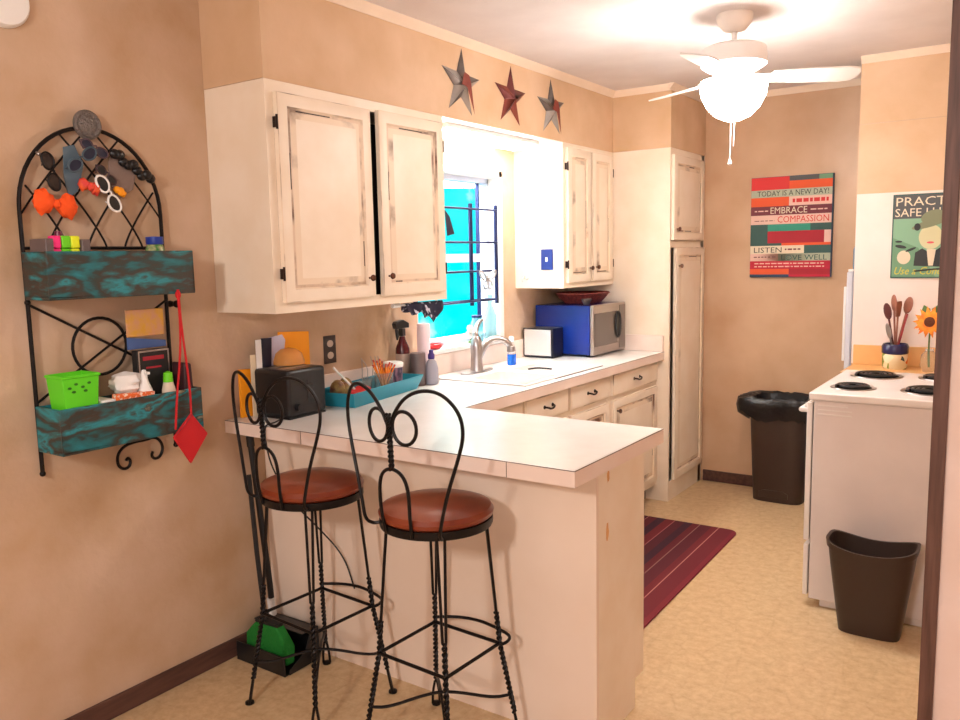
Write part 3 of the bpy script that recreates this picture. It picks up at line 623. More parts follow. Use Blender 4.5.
part(s2, 'picture', mb, [M['s_skin'], M['s_hat'], M['s_ink'], M['s_lips'], M['s_cream']])
mb = MB(); text(mb, 'PRACTICE', px0 + .015, px1 - .012, pz1 - .058, pz1 - .015, yy - .0096); text(mb, 'SAFE LUNCH', px0 + .012, px1 - .012, pz1 - .110, pz1 - .070, yy - .0096); text(mb, 'Use a Condiment', px0 + .015, px1 - .02, pz0 + .018, pz0 + .055, yy - .0104, 1, .01)
part(s2, 'lettering', mb, [M['s_cream'], M['s_gold']])

# ================================================================== UTENSIL CROCK, SUNFLOWER
ck = thing('utensil_crock', 'painted ceramic utensil crock with a navy rim on the honey counter behind the stove', 'crock', (1.885, 2.44, .906))
kx, ky, kz = 1.895, 2.47, .9055
mb = MB().lathe([(.050, 0), (.056, .01), (.058, .065), (.055, .075)], kx, ky, kz, n=28); part(ck, 'pot', mb, M['crock'])
mb = MB().lathe([(.0555, .0752), (.0605, .08), (.0615, .112), (.055, .125), (.049, .125), (.049, .02), (0, .018)], kx, ky, kz, n=28); part(ck, 'rim', mb, mat('navy_glaze', c(36, 32, 70), .25))
def spoon(name, label, dx, dy, h, ml, head, rot=0, wide=.026):
    t = thing(name, label, 'utensil', (kx, ky, kz + .02), group=None)
    b = Vector((kx - dx * .25, ky - dy * .25, kz + .022)); e_ = Vector((kx + dx, ky + dy, kz + h)); part(t, 'handle', MB().tube([b, e_], .0045, 8), ml if name != 'ladle' else ml)
    mb = MB(); d = (e_ - b).normalized(); mb.xf = Matrix.Translation(e_ + d * .03) @ d.to_track_quat('Z', 'Y').to_matrix().to_4x4() @ Matrix.Rotation(rot, 4, 'Z')
    if head == 'oval': mb.sphere(0, 0, 0, wide, .006, .042)
    elif head == 'flat': mb.prism([(-wide * .6, -.03), (wide * .6, -.03), (wide, .03), (wide * .8, .045), (-wide * .8, .045), (-wide, .03)], 'Y', -.003, .003)
    part(t, 'head', mb, ml)
CR = .62
spoon('wooden_spoon', 'dark wooden spoon leaning to the left in the utensil crock', -.034, -.01, .255, M['wooddark'], 'oval', CR)
spoon('wooden_spoon', 'tallest brown wooden spoon at the middle left of the utensil crock', -.012, .0, .295, M['wood'], 'oval', CR)
spoon('spatula', 'brown slotted spatula between the spoons in the utensil crock', .008, -.02, .26, M['wood'], 'flat', CR, .02)
spoon('wooden_spoon', 'large round pinkish brown wooden spoon at the right of the utensil crock', .042, .01, .285, M['wood'], 'oval', CR, .03)
spoon('spatula', 'dark red silicone spatula low at the right of the crock', .034, -.025, .20, mat('red_silicone', c(150, 40, 44), .5), 'flat', CR, .018)
spoon('whisk', 'thin steel utensil at the left rim of the crock', -.022, -.03, .16, M['chrome'], 'oval', CR, .012)
sf = thing('sunflower_vase', 'artificial orange sunflower in a small vase beside the brown door post', 'flower', (2.045, 2.40, .906))
fc = Vector((2.05, 2.38, 1.148))
mb = MB().lathe([(.025, 0), (.04, .03), (.035, .08), (.018, .10), (.02, .11)], 2.05, 2.42, .906, n=18); part(sf, 'vase', mb, M['jar'])
mb = MB().tube(smooth([(2.05, 2.42, .93), (2.045, 2.42, 1.04), (2.05, 2.41, 1.12), (2.05, 2.392, 1.148)], 2), .004, 6); part(sf, 'stem', mb, M['leaf'])
vw = (Vector((2.481, -2.011, 1.5)) - fc); vw.z *= .5; vw = (vw.normalized() + Vector((-.25, 0, .1))).normalized(); R4 = Matrix.Translation(fc) @ vw.to_track_quat('Z', 'Y').to_matrix().to_4x4()
mb = MB()
for ring, (n, L, z) in enumerate(((14, .078, .0), (12, .062, .008))):
    for k in range(n):
        a = 2 * PI * k / n + ring * .2; mb.xf = R4 @ Matrix.Rotation(a, 4, 'Z'); mb.add([(.018, -.006, z), (.04, -.013, z + .006), (L, 0, z - .004), (.04, .013, z + .006), (.018, .006, z), (.04, 0, z + .002)], [(0, 1, 5), (1, 2, 5), (2, 3, 5), (3, 4, 5), (4, 0, 5)])
part(sf, 'petals', mb, M['petal'])
mb = MB(); mb.xf = R4; mb.lathe([(.026, 0), (.024, .01), (.012, .014), (0, .014)], 0, 0, 0, n=18); part(sf, 'flower_centre', mb, M['seed'])
mb = MB()
for a, L in ((1.2, .10), (2.0, .09), (.5, .085)):
    mb.xf = R4 @ Matrix.Rotation(a, 4, 'Z') @ Matrix.Translation((0, 0, -.012)); mb.add([(.02, -.004, 0), (.06, -.022, .004), (L, 0, -.006), (.06, .022, .004), (.02, .004, 0), (.06, 0, -.002)], [(0, 1, 5), (1, 2, 5), (2, 3, 5), (3, 4, 5), (4, 0, 5)])
part(sf, 'leaf', mb, M['leaf'])

# ================================================================== BINS, RUG
def bin_mesh(cx, cy, wb_, db, wt, dt, h, wave=0, n=40, t=.004, p=4):
    def se(a, w_, d_): 
        ca, sa = math.cos(a), math.sin(a); k = (abs(ca) ** p + abs(sa) ** p) ** (-1 / p); return ca * k * w_ / 2, sa * k * d_ / 2
    mb = MB(); vs = []; fs = []
    lv = [(0, 0, 0), (0, 1, 0), (.25, 1, 0), (.5, 1, 0), (.75, 1, 0), (.93, 1, 0), (.935, 1, .006), (1, 1, .006), (1, 1, -t), (.5, 1, -t), (.02, 1, -t), (.02, 0, 0)]
    for fz, s_, off in lv:
        for k in range(n):
            a = 2 * PI * k / n; w_ = wb_ + (wt - wb_) * fz + 2 * off; d_ = db + (dt - db) * fz + 2 * off; x, y = se(a, w_, d_)
            if not s_: x = y = 0
            zz = h * fz + (wave * ((x / (wt / 2)) ** 2 - .5) if fz > .9 else 0); vs.append((cx + x, cy + y, zz))
    for i in range(len(lv) - 1):
        for k in range(n): fs.append((i * n + k, i * n + (k + 1) % n, (i + 1) * n + (k + 1) % n, (i + 1) * n + k))
    return mb.add(vs, fs)
solo('waste_bin', 'small open dark brown plastic waste bin against the side of the stove', 'bin', bin_mesh(1.989, 1.376, .220, .13, .315, .200, .355, .030), M['brown'])
tb = thing('trash_can', 'tall dark brown trash can lined with a black bag by the back wall', 'trash can', (1.22, 3.02, 0))
mb = bin_mesh(1.225, 3.005, .29, .22, .345, .27, .60, 0)
part(tb, 'can_body', mb, M['brown'])
mb = MB().prism([(1.13, .03), (1.30, .03), (1.30, .06), (1.27, .075), (1.16, .075), (1.13, .06)], 'Y', 2.885, 2.896); part(tb, 'foot_pedal', mb, M['brown'], .002)
mb = MB(); vs = []; fs = []; n = 56; rb = random.Random(3); ph = [rb.uniform(-1, 1) for _ in range(n)]
prof = [(1.02, .50), (1.10, .535), (1.16, .585), (1.12, .62), (1.02, .635), (.90, .625), (.82, .58), (.75, .40)]
for i, (s_, z) in enumerate(prof):
    for k in range(n):
        a = 2 * PI * k / n; ca, sa = math.cos(a), math.sin(a); kk = (ca ** 4 + sa ** 4) ** -.25
        j = ph[k] * (.03 if i < 3 else .012); ex = .05 if (ca < -.5 and i in (1, 2, 3)) else 0
        vs.append((1.225 + ca * kk * .172 * (s_ + j) - ex, 3.005 + sa * kk * .135 * min(s_ + j, 1.15), z + ph[(k * 3) % n] * (.016 if i < 3 else .006)))
for i in range(len(prof) - 1):
    for k in range(n): fs.append((i * n + k, i * n + (k + 1) % n, (i + 1) * n + (k + 1) % n, (i + 1) * n + k))
mb.add(vs, fs); part(tb, 'bin_liner', mb, M['bag'], label='black plastic bag folded over the rim')
rp = []
hw, hl, rr = .295, .70, .06
for k, (sx_, sy_) in enumerate(((1, 1), (-1, 1), (-1, -1), (1, -1))):
    for j in range(7):
        a = PI / 2 * k + PI / 2 * j / 6; rp.append((sx_ * (hw - rr) + rr * math.cos(a), sy_ * (hl - rr) + rr * math.sin(a)))
mb = MB().prism(rp, 'Z', 0, .009)
rg = solo('floor_rug', 'dark red striped kitchen rug on the floor by the sink cabinets', 'rug', mb, M['rug'], loc=(0, 0, 0), bevel=.002); rg.location = (.925, 1.560, .0005); rg.rotation_euler = (0, 0, math.radians(1.2))

# ================================================================== BAR STOOLS
def helix(p0, p1, rad, turns, ph, n=None):
    p0 = Vector(p0); p1 = Vector(p1); d = (p1 - p0); L = d.length; d.normalize(); u = d.orthogonal().normalized(); v = d.cross(u); n = n or int(turns * 8)
    return [p0 + d * L * i / n + (u * math.cos(2 * PI * turns * i / n + ph) + v * math.sin(2 * PI * turns * i / n + ph)) * rad for i in range(n + 1)]
def make_stool(label, loc, rz):
    t = thing('bar_stool', label, 'stool', loc, rz, group=None)
    Wp = lambda name, mb, m, par=None, label=None: part(par or t, name, mb, m, world=False, label=label)
    Wp('seat', MB().lathe([(0, .740), (.162, .740), (.170, .747), (.172, .758), (.164, .771), (.13, .782), (.06, .787), (0, .788)], n=48), M['seat'])
    Wp('seat_rim', MB().lathe([(.146, .715), (.167, .715), (.169, .720), (.169, .7395), (.146, .7395), (.146, .715)], n=48), M['iron'])
    zj = .32
    def LP(sx_, sy_, z):   # leg centre line
        k = .105 + (.130 - .105) * (.715 - z) / (.715 - zj) if z > zj else .130 + (.172 - .130) * (zj - z) / zj
        return Vector((sx_ * k, sy_ * k, z))
    for sx_, sy_ in ((-1, -1), (-1, 1), (1, -1), (1, 1)):
        mb = MB(); a = LP(sx_, sy_, .715); b = LP(sx_, sy_, .42)
        q = Vector((-sy_, sx_, 0)).normalized() * .007
        mb.tube([a + q * 1.6, b + q * .7], .0046, 7); mb.tube([a - q * 1.6, b - q * .7], .0046, 7)
        for ph in (0, PI): 
            mb.tube(helix(LP(sx_, sy_, .42), LP(sx_, sy_, zj), .0048, 3, ph), .0045, 6); mb.tube(helix(LP(sx_, sy_, zj), LP(sx_, sy_, .09), .0048, 7, ph), .0045, 6)
        for s_ in (-1, 1):
            f1 = LP(sx_, sy_, .09); f2 = LP(sx_, sy_, .006); mb.tube(smooth([f1 + q * s_ * .6, f1.lerp(f2, .5) + q * s_ * 1.6, f2 + q * s_ * 1.7], 2), .0046, 6)
        lg = Wp('leg', mb, M['iron'])
        mb = MB(); f = LP(sx_, sy_, 0); mb.lathe([(.010, 0), (.015, .001), (.015, .008), (.006, .012)], f.x, f.y, 0, n=14); Wp('foot', mb, M['iron'], lg)
    c4 = [LP(-1, -1, zj), LP(1, -1, zj), LP(1, 1, zj), LP(-1, 1, zj)]
    mb = MB()
    for i in range(4): mb.tube([c4[i], c4[(i + 1) % 4]], .0056, 7)
    Wp('stretcher', mb, M['iron'])
    mb = MB(); zf = .335; A = LP(-1, 1, zf); B = LP(1, 1, zf)
    mb.tube(smooth([A + Vector((0, .006, 0)), A + Vector((.06, .05, 0)), Vector((0, .195, zf)), B + Vector((-.05, .055, 0)), B + Vector((.02, .035, 0)), B + Vector((.028, .004, -.006)), B + Vector((.012, -.014, -.012))], 3), .0052, 7); Wp('footrest', mb, M['iron'])
    mb = MB(); zl = .15
    for (p, q) in ((LP(-1, -1, zl), LP(1, 1, zl)), (LP(-1, 1, zl), LP(1, -1, zl))):
        m_ = (p + q) / 2; mb.tube(smooth([p, p.lerp(m_, .25) + Vector((0, 0, -.006)), p.lerp(m_, .7) + Vector((0, 0, .02)), m_ + Vector((0, 0, .03 if p.y < 0 and p.x < 0 else .018)), q.lerp(m_, .7) + Vector((0, 0, .02)), q.lerp(m_, .25) + Vector((0, 0, -.006)), q], 2), .005, 7)
    Wp('cross_brace', mb, M['iron'])
    def B_(s_, z):    # a point of the curved back: s along, z up
        y = -.176 - .04 * (z - .74) + 1.12 * s_ * s_; return Vector((s_, y, z))
    mb = MB()
    for k in (-1, 1):
        pts = [(.142, .740), (.152, .79), (.172, .87), (.202, .96), (.220, 1.03), (.212, 1.09), (.172, 1.140), (.118, 1.150), (.062, 1.128), (.022, 1.08), (.006, 1.045)]
        mb.tube(smooth([Vector((k * .118, -.120, .727)), Vector((k * .132, -.130, .724))] + [B_(k * a, z) for a, z in pts], 3), .0052, 8)
    bk = Wp('backrest', mb, M['iron'])
    for k in (-1, 1):
        mb = MB(); cx_, cz_ = .049 * k, 1.038; mb.tube([B_(cx_ + .040 * math.cos(t), cz_ + .047 * math.sin(t)) + Vector((0, .004, 0)) for t in [2 * PI * i / 28 for i in range(28)]], .0052, 8, closed=True); Wp('scroll', mb, M['iron'], bk)
    mb = MB()
    for ph in (0, PI): mb.tube(helix(B_(0, 1.075), B_(0, .915), .0048, 6, ph), .0046, 6)
    Wp('twisted_bar', mb, M['iron'], bk)
    mb = MB(); mb.tube(smooth([B_(-.050, .722) + Vector((0, .010, 0)), B_(-.054, .78), B_(-.056, .86), B_(-.040, .905), B_(0, .922), B_(.040, .905), B_(.056, .86), B_(.054, .78), B_(.050, .722) + Vector((0, .010, 0))], 3), .0052, 8); Wp('lower_hoop', mb, M['iron'], bk)
    return t
make_stool('black iron bar stool with russet seat nearer the open end of the peninsula', (1.028, -.145, 0), math.radians(-3))
make_stool('black iron bar stool with russet seat on the left, nearer the tan wall', (.508, -.145, 0), math.radians(-4))

# ================================================================== DUSTPAN
dp = thing('upright_dustpan', 'black upright dustpan with green broom leaning in the wall corner behind the left stool', 'dustpan', (.15, -.03, 0))
mb = MB().prism([(-.10, .002), (.05, .002), (.05, .13), (.02, .15), (-.02, .06), (-.10, .02)], 'X', .03, .034).prism([(-.10, .002), (.05, .002), (.05, .13), (.02, .15), (-.02, .06), (-.10, .02)], 'X', .296, .300).box(.034, .296, -.12, .05, .002, .006).box(.034, .296, .046, .05, .006, .13).box(.034, .296, -.03, .05, .126, .13).box(.034, .296, -.12, -.115, .002, .075)
part(dp, 'pan', mb, M['black'], .001)
mb = MB().tube([(.075, .03, .10), (.07, .025, .25), (.045, .012, .60), (.030, .004, .80)], .012, 10).tube([(.030, .004, .80), (.026, .002, .866)], .015, 10); part(dp, 'handle', mb, M['blackm'])
mb = MB().tube([(.075, .028, .131), (.072, .022, .20)], .015, 10); part(dp, 'ferrule', mb, M['white'], label='white plastic ferrule')
br = thing('hand_broom', 'green bristled broom head clipped inside the black dustpan', 'broom', (.16, -.04, .01))
mb = MB().prism([(.045, .02), (.27, .02), (.275, .09), (.22, .155), (.10, .150), (.05, .10)], 'Y', -.085, -.045); part(br, 'bristles', mb, M['dgreen'], .006)
mb = MB().box(.10, .22, -.08, -.05, .1515, .165).tube([(.14, -.065, .16), (.09, -.045, .40), (.050, -.030, .70)], .009, 8); part(br, 'broom_handle', mb, M['blackm'])

# ================================================================== WALL RACK
rk = thing('wall_rack', 'black iron arched wall rack with two weathered teal wooden boxes', 'wall rack', (.0, -.54, .87))
RX = .020; y0r, y1r = -.775, -.312; yc = (y0r + y1r) / 2; hw = (y1r - y0r) / 2; zs = 1.66
mb = MB()
arch = [(RX, y0r, .872)] + [(RX, y0r, z) for z in (1.0, 1.3, 1.55)] + [(RX, yc - hw * math.cos(t), zs + .255 * math.sin(t)) for t in [PI * i / 26 for i in range(27)]] + [(RX, y1r, z) for z in (1.5, 1.3, 1.0, .865)]
mb.tube(arch, .0065, 8); mb.tube([(RX, y0r, 1.549), (RX, y1r, 1.549)], .005, 8)
for yy_, zz in ((y0r, 1.39), (y1r, .87), (y0r, .874)): mb.sphere(RX, yy_, zz, .009)
fm = part(rk, 'iron_frame', mb, M['iron'])
def inside(y, z):
    if z < zs: return y0r < y < y1r
    return ((y - yc) / hw) ** 2 + ((z - zs) / .255) ** 2 < 1
mb = MB()
for s_ in (1, -1):
    for k in range(5):
        yb_ = yc - s_ * (.22 - k * .125)
        pts = []
        for i in range(30):
            z = 1.549 + i * .013; dy = .30 * (i / 30) ** 1.25; y = yb_ + s_ * dy * -1
            if inside(y, z): pts.append((RX + .003 * s_, y, z))
            elif pts: break
        if len(pts) > 4: mb.tube(pts, .0032, 6)
part(fm, 'lattice', mb, M['iron'])
mb = MB(); mb.tube([(RX, y0r, 1.385), (RX, y1r - .02, 1.13)], .0042, 6).tube([(RX + .004, y0r, 1.09), (RX + .004, y1r, 1.375)], .0042, 6)
mb.tube([(RX + .002, -.562 + .09 * math.cos(t), 1.24 + .09 * math.sin(t)) for t in [2 * PI * i / 32 for i in range(32)]], .005, 8, closed=True); part(fm, 'ring_and_cross', mb, M['iron'])
mb = MB()
def sc2(pts): mb.tube(smooth([(RX + .004, a, b) for a, b in pts], 3), .005, 7)
sc2([(-.505, .855), (-.498, .865), (-.488, .852), (-.495, .832), (-.515, .828), (-.535, .845), (-.535, .880), (-.51, .905), (-.47, .912), (-.43, .910), (-.40, .915), (-.375, .900), (-.365, .870), (-.378, .842), (-.400, .838), (-.412, .852), (-.405, .866)])
part(fm, 'scroll_hook', mb, M['iron'])
mb = MB().lathe([(.045, 0), (.045, .006), (.038, .012), (.030, .008), (.012, .015), (0, .016)], RX + .008, -.553, 1.924, n=28, axis='X'); part(rk, 'medallion', mb, M['pewter'], label='round pewter medallion')
def crate(z0, z1):
    mb = MB(); x0, x1, a, b = .030, .165, -.785, -.300; t = .009
    mb.box(x0, x1, a, b, z0, z0 + t).box(x0, x0 + t, a, b, z0 + t, z1).box(x1 - t, x1, a, b, z0 + t, z1).box(x0 + t, x1 - t, a, a + t, z0 + t, z1).box(x0 + t, x1 - t, b - t, b, z0 + t, z1)
    part(rk, 'wooden_box', mb, M['tealwood'], .002)
crate(1.398, 1.537); crate(.945, 1.082)
mb = MB().lathe([(.012, 0), (.008, .02), (.004, .03)], 0, -.283, 1.358, n=12, axis='X').sphere(.036, -.283, 1.358, .013); solo('wall_hook', 'small dark round wall knob to the right of the iron rack', 'hook', mb, M['iron'], loc=(0.001, -.283, 1.345))

# --- on and in the rack
def bowt(label, y, z, s_, m_):
    t = thing('hair_bow', label, 'hair bow', (.04, y, z))
    for k in (-1, 1):
        mb = MB(); rr_ = random.Random(int(900 * s_) + k); mb.sphere(0, 0, 0, 1, n=22); vs_ = []
        for v in mb.v:
            fr_ = 1 + .10 * math.sin(9 * math.atan2(v.z, v.y) + 3 * v.x) + rr_.uniform(-.05, .05); t_ = .45 + .55 * min(1, max(0, (k * v.y + 1) / 1.3))
            vs_.append(Vector((.048 + v.x * .016 * fr_, y + k * s_ * .48 + v.y * s_ * .52 * fr_, z + v.z * s_ * .62 * t_ * fr_ - .006 * k)))
        mb.v = vs_
        part(t, 'loop', mb, m_)
    part(t, 'knot', MB().sphere(.055, y, z, .010, .012, .014), m_); return t
bowt('bright orange tulle hair bow hanging low on the left of the rack', -.682, 1.678, .066, M['orangetulle'])
bowt('small orange and red ribbon bow near the rack centre', -.572, 1.735, .034, mat('orange_red_ribbon', c(236, 96, 40), .6, col2=c(220, 60, 60), scale=50))
bowt('tiny orange bow right of the white sunglasses', -.472, 1.725, .018, M['orange'])
def shades(name, label, y, z, rot, fm_, lens, s_=1, x=.052):
    t = thing(name, label, 'sunglasses', (x, y, z)); T = Matrix.Translation((x, y, z)) @ Matrix.Rotation(rot, 4, 'X')
    for k in (-1, 1):
        pl = [(k * .034 * s_ + .027 * s_ * math.cos(a) * (1 + .12 * k * math.sin(a)), .019 * s_ * math.sin(a)) for a in [2 * PI * i / 20 for i in range(20)]]
        mb = MB(); mb.xf = T; mb.tube([(.001, a, b) for a, b in pl], .0035 * s_, 6, closed=True); f_ = part(t, 'rim', mb, fm_)
        mb = MB(); mb.xf = T; mb.prism([(a * 1.0, b) for a, b in pl], 'X', -.001, .001); part(f_, 'lens', mb, lens)
        mb = MB(); mb.xf = T; mb.tube([(0, k * .060 * s_, .006 * s_), (-.015, k * .062 * s_, .006), (-.022, k * .02, -.01)], .002, 6); part(t, 'temple', mb, fm_)
    mb = MB(); mb.xf = T; mb.tube([(.002, -.008 * s_, .006), (.003, 0, .010), (.002, .008 * s_, .006)], .0028, 6); part(t, 'bridge', mb, fm_)
shades('sunglasses', 'white-rimmed sunglasses with black lenses hanging at the rack centre', -.517, 1.716, -1.05, M['white'], M['black'], 1.0, .058)
shades('sunglasses', 'dark brown sunglasses hanging upright above the orange bow at the rack left', -.690, 1.772, -1.35, M['iron'], mat('smoke_lens', c(50, 40, 38), .15), .92)
shades('sunglasses', 'blue-grey sunglasses high in the middle of the rack', -.590, 1.815, .65, mat('blue_grey_frame', c(70, 88, 100), .4), M['navy'], .9)
shades('sunglasses', 'purple-tinted sunglasses just below the pewter medallion', -.545, 1.852, -.45, mat('purple_brown_frame', c(84, 62, 70), .35), M['navy'], .75, .046)
shades('sunglasses', 'small dark sunglasses tilted above the white pair', -.510, 1.775, -.75, mat('plum_frame', c(70, 50, 56), .3), M['black'], .62, .044)
mb = MB()
for i in range(9):
    a = i / 8; mb.sphere(.045 + .004 * math.sin(i * 2), -.478 + a * .122, 1.842 - a * .072 + .008 * math.sin(i * 1.9), .013, .017, .016, n=10)
solo('hair_scrunchie', 'shiny black beaded hair band over the upper right of the arch', 'hair band', mb, M['bag'], loc=(.045, -.42, 1.80))
mb = MB().prism([(-.49, 1.835), (-.50, 1.76), (-.47, 1.70), (-.415, 1.735), (-.40, 1.79), (-.44, 1.83)], 'X', .030, .034); solo('lace_scarf', 'grey sheer lace piece draped on the right of the rack lattice', 'scarf', mb, mat('sheer_grey_lace', c(150, 128, 118), .8, alpha=.75, bump=.4, bscale=100), bevel=.001)
mb = MB().prism([(-.635, 1.85), (-.60, 1.86), (-.575, 1.80), (-.60, 1.72), (-.63, 1.70), (-.64, 1.76)], 'X', .028, .032); solo('ribbon', 'blue-grey ribbon hanging behind the sunglasses on the left of the rack', 'ribbon', mb, mat('blue_grey_ribbon', c(88, 108, 122), .6), bevel=.001)
mb = MB().sphere(.035, -.712, 1.822, .007).sphere(.035, -.702, 1.818, .006).tube([(.03, -.718, 1.828), (.035, -.67, 1.80)], .003, 6); solo('hair_clip', 'small silver hair clip on the upper left of the arch', 'hair clip', mb, M['chrome'])
# top box: highlighters and jar
zb = 1.4075
mb = MB().box(.060, .150, -.7955+.02, -.752, zb, 1.574).box(.060, .150, -.668, -.642, zb, 1.572).box(.060, .085, -.76, -.66, zb, 1.55); solo('pencil_box', 'dark grey box holding the bright highlighters in the upper teal box', 'box', mb, M['dgrey'], bevel=.003)
hl = [('pink', M['pink'], -.739), ('lime green', M['lime'], -.711), ('yellow', M['yellow'], -.683)]
for nm, m_, yy_ in hl:
    t = thing('highlighter', nm + ' highlighter standing in the upper teal box', 'highlighter', (.13, yy_, zb), group=None)
    mb = MB().box(.118, .142, yy_ - .013, yy_ + .013, zb, 1.545); part(t, 'barrel', mb, m_, .004)
    mb = MB().box(.117, .143, yy_ - .0135, yy_ + .0135, 1.546, 1.582); part(t, 'cap', mb, m_, .004)
mb = MB().lathe([(.012, 0), (.012, .17), (.010, .188), (0, .19)], .105, -.712, zb, n=12); solo('nail_polish', 'dark magenta capped bottle behind the highlighters', 'bottle', mb, mat('magenta', c(110, 30, 60), .3))
jr = thing('small_jar', 'small glass jar with green contents and blue lid in the upper teal box', 'jar', (.10, -.395, zb))
mb = MB().lathe([(.026, 0), (.030, .01), (.030, .135), (.024, .15)], .10, -.395, zb, n=20); part(jr, 'glass', mb, mat('green_bead_jar', c(70, 130, 70), .15, col2=c(190, 180, 130), scale=60))
mb = MB().lathe([(.026, 0), (.027, .004), (.027, .024), (0, .026)], .10, -.395, zb + .151, n=20); part(jr, 'lid', mb, mat('royal_blue_lid', c(30, 56, 150), .4))
# lower box
zb = .9545
gb = thing('storage_basket', 'bright green plastic basket on the left end of the lower teal box', 'basket', (.105, -.70, 1.06))
mb = MB(); 
def taper(mb, cx, cy, z0, z1, w0, d0, w1, d1, t=.003, mi=0):
    vs = []
    for (z, w_, d_) in ((z0, w0, d0), (z1, w1, d1), (z1, w1 - 2 * t, d1 - 2 * t), (z0 + t, w0 - 2 * t, d0 - 2 * t)):
        for a, b in ((-1, -1), (1, -1), (1, 1), (-1, 1)): vs.append((cx + a * w_ / 2, cy + b * d_ / 2, z))
    fs = [(3, 2, 1, 0)] + [(i * 4 + k, i * 4 + (k + 1) % 4, i * 4 + 4 + (k + 1) % 4, i * 4 + 4 + k) for i in range(3) for k in range(4)] + [(12, 13, 14, 15)]
    return mb.add(vs, fs, mi)
taper(mb, .112, -.709, 1.062, 1.172, .080, .098, .092, .112); part(gb, 'basket_body', mb, M['green'], .003)
mb = MB().tube([(.066, -.765, 1.172), (.158, -.765, 1.172), (.158, -.653, 1.172), (.066, -.653, 1.172)], .005, 6, closed=True); part(gb, 'rim', mb, M['green'])
mb = MB()
_cut = mat('dark_green_cutout', c(40, 110, 20), .6)
for (a, b) in ((-.745, 1.140), (-.725, 1.150), (-.705, 1.140), (-.685, 1.150), (-.733, 1.128), (-.697, 1.128)): part(gb, 'cutout', MB().prism([(a + .006 * math.cos(t), b + .004 * math.sin(t)) for t in [PI / 4 * i for i in range(8)]], 'X', .150, .1572), _cut)
mb = MB().box(.06, .155, -.648, -.603, 1.070, 1.088); solo('white_card', 'small white packet right of the green basket', 'packet', mb, M['paper'], bevel=.003)
mb = MB().prism([(-.60, 1.068), (-.47, 1.068), (-.465, 1.092), (-.598, 1.100)], 'X', .125, .153); solo('snack_packet', 'orange and white printed packet lying along the edge of the lower teal box', 'packet', mb, mat('orange_print', c(236, 110, 50), .6, col2=c(246, 220, 200), scale=70, lo=.5, hi=.56), bevel=.003)
mb = MB(); rb = random.Random(11); vs = []; fs = []; n = 16
for i in range(9):
    f_ = i / 8; r_ = .052 * math.sin(PI * (.12 + .88 * (1 - f_))) ** .7 if i < 8 else .004
    for k in range(n): a = 2 * PI * k / n; j = 1 + rb.uniform(-.22, .22); vs.append((.095 + r_ * .8 * math.cos(a) * j, -.530 + r_ * math.sin(a) * j, 1.075 + f_ * .085))
for i in range(8):
    for k in range(n): fs.append((i * n + k, i * n + (k + 1) % n, (i + 1) * n + (k + 1) % n, (i + 1) * n + k))
fs.append(tuple(reversed(range(n)))); mb.add(vs, fs); solo('crumpled_tissue', 'crumpled white tissue in the lower teal box', 'tissue', mb, M['paper'])
sb = thing('spray_bottle', 'small white spray bottle beside the crumpled tissue', 'bottle', (.120, -.480, zb))
mb = MB().lathe([(.020, 0), (.023, .02), (.023, .14), (.012, .17), (.010, .18)], .120, -.480, zb, n=18); part(sb, 'bottle_body', mb, M['white'])
mb = MB().lathe([(.010, 0), (.010, .012), (.006, .025), (0, .027)], .120, -.480, zb + .18, n=12).box(.120, .145, -.485, -.475, zb + .192, zb + .2); part(sb, 'nozzle', mb, M['white'])
mb = MB().prism([(-.515, 1.11), (-.385, 1.11), (-.385, 1.262), (-.40, 1.265), (-.515, 1.240)], 'X', .060, .068); 
cp = thing('hanging_card_pack', 'yellow and blue carded packet hanging at the right of the rack ring', 'packet', (.06, -.45, 1.23))
mb = MB().box(.056, .062, -.492, -.355, 1.262, 1.350); part(cp, 'upper_card', mb, M['cardyellow'], .002)
mb = MB().prism([(-.492, 1.2615), (-.492, 1.222), (-.352, 1.222), (-.352, 1.243)], 'X', .056, .062); part(cp, 'lower_card', mb, M['cardblue'], .001)
bx = thing('black_box', 'black box with faint red printing standing in the lower teal box', 'box', (.08, -.44, zb))
mb = MB().box(.062, .092, -.482, -.362, zb, 1.218); part(bx, 'carton', mb, M['blackm'], .002)
mb = MB().box(.0922, .093, -.478, -.366, 1.212, 1.2175).box(.0922, .093, -.478, -.4735, 1.13, 1.212).box(.0922, .093, -.3705, -.366, 1.13, 1.212); part(bx, 'silver_border', mb, M['chrome'])
mb = MB().box(.0922, .093, -.462, -.385, 1.185, 1.198).box(.0922, .093, -.452, -.397, 1.158, 1.164); part(bx, 'red_print', mb, M['s_dkred'])
tb2 = thing('squeeze_bottle', 'cream squeeze bottle with lime green cap at the right of the lower teal box', 'bottle', (.12, -.37, zb))
mb = MB().lathe([(.022, 0), (.024, .02), (.022, .13), (.016, .155)], .125, -.397, zb, n=16); part(tb2, 'bottle_body', mb, mat('cream_plastic', c(226, 206, 184), .5))
mb = MB().lathe([(.016, 0), (.014, .03), (0, .036)], .125, -.397, zb + .156, n=14); part(tb2, 'cap', mb, M['lime'])
mb = MB().prism([(-.352, zb), (-.312, zb), (-.322, 1.165), (-.350, 1.170)], 'X', .08, .15); solo('dark_pouch', 'dark maroon pouch at the right end of the lower teal box', 'pouch', mb, mat('dark_maroon', c(60, 28, 32), .6), bevel=.006)
rb_ = thing('cloth_pouch', 'red cloth pouch hanging by red cords from the upper teal box', 'cloth pouch', (.17, -.33, 1.36))
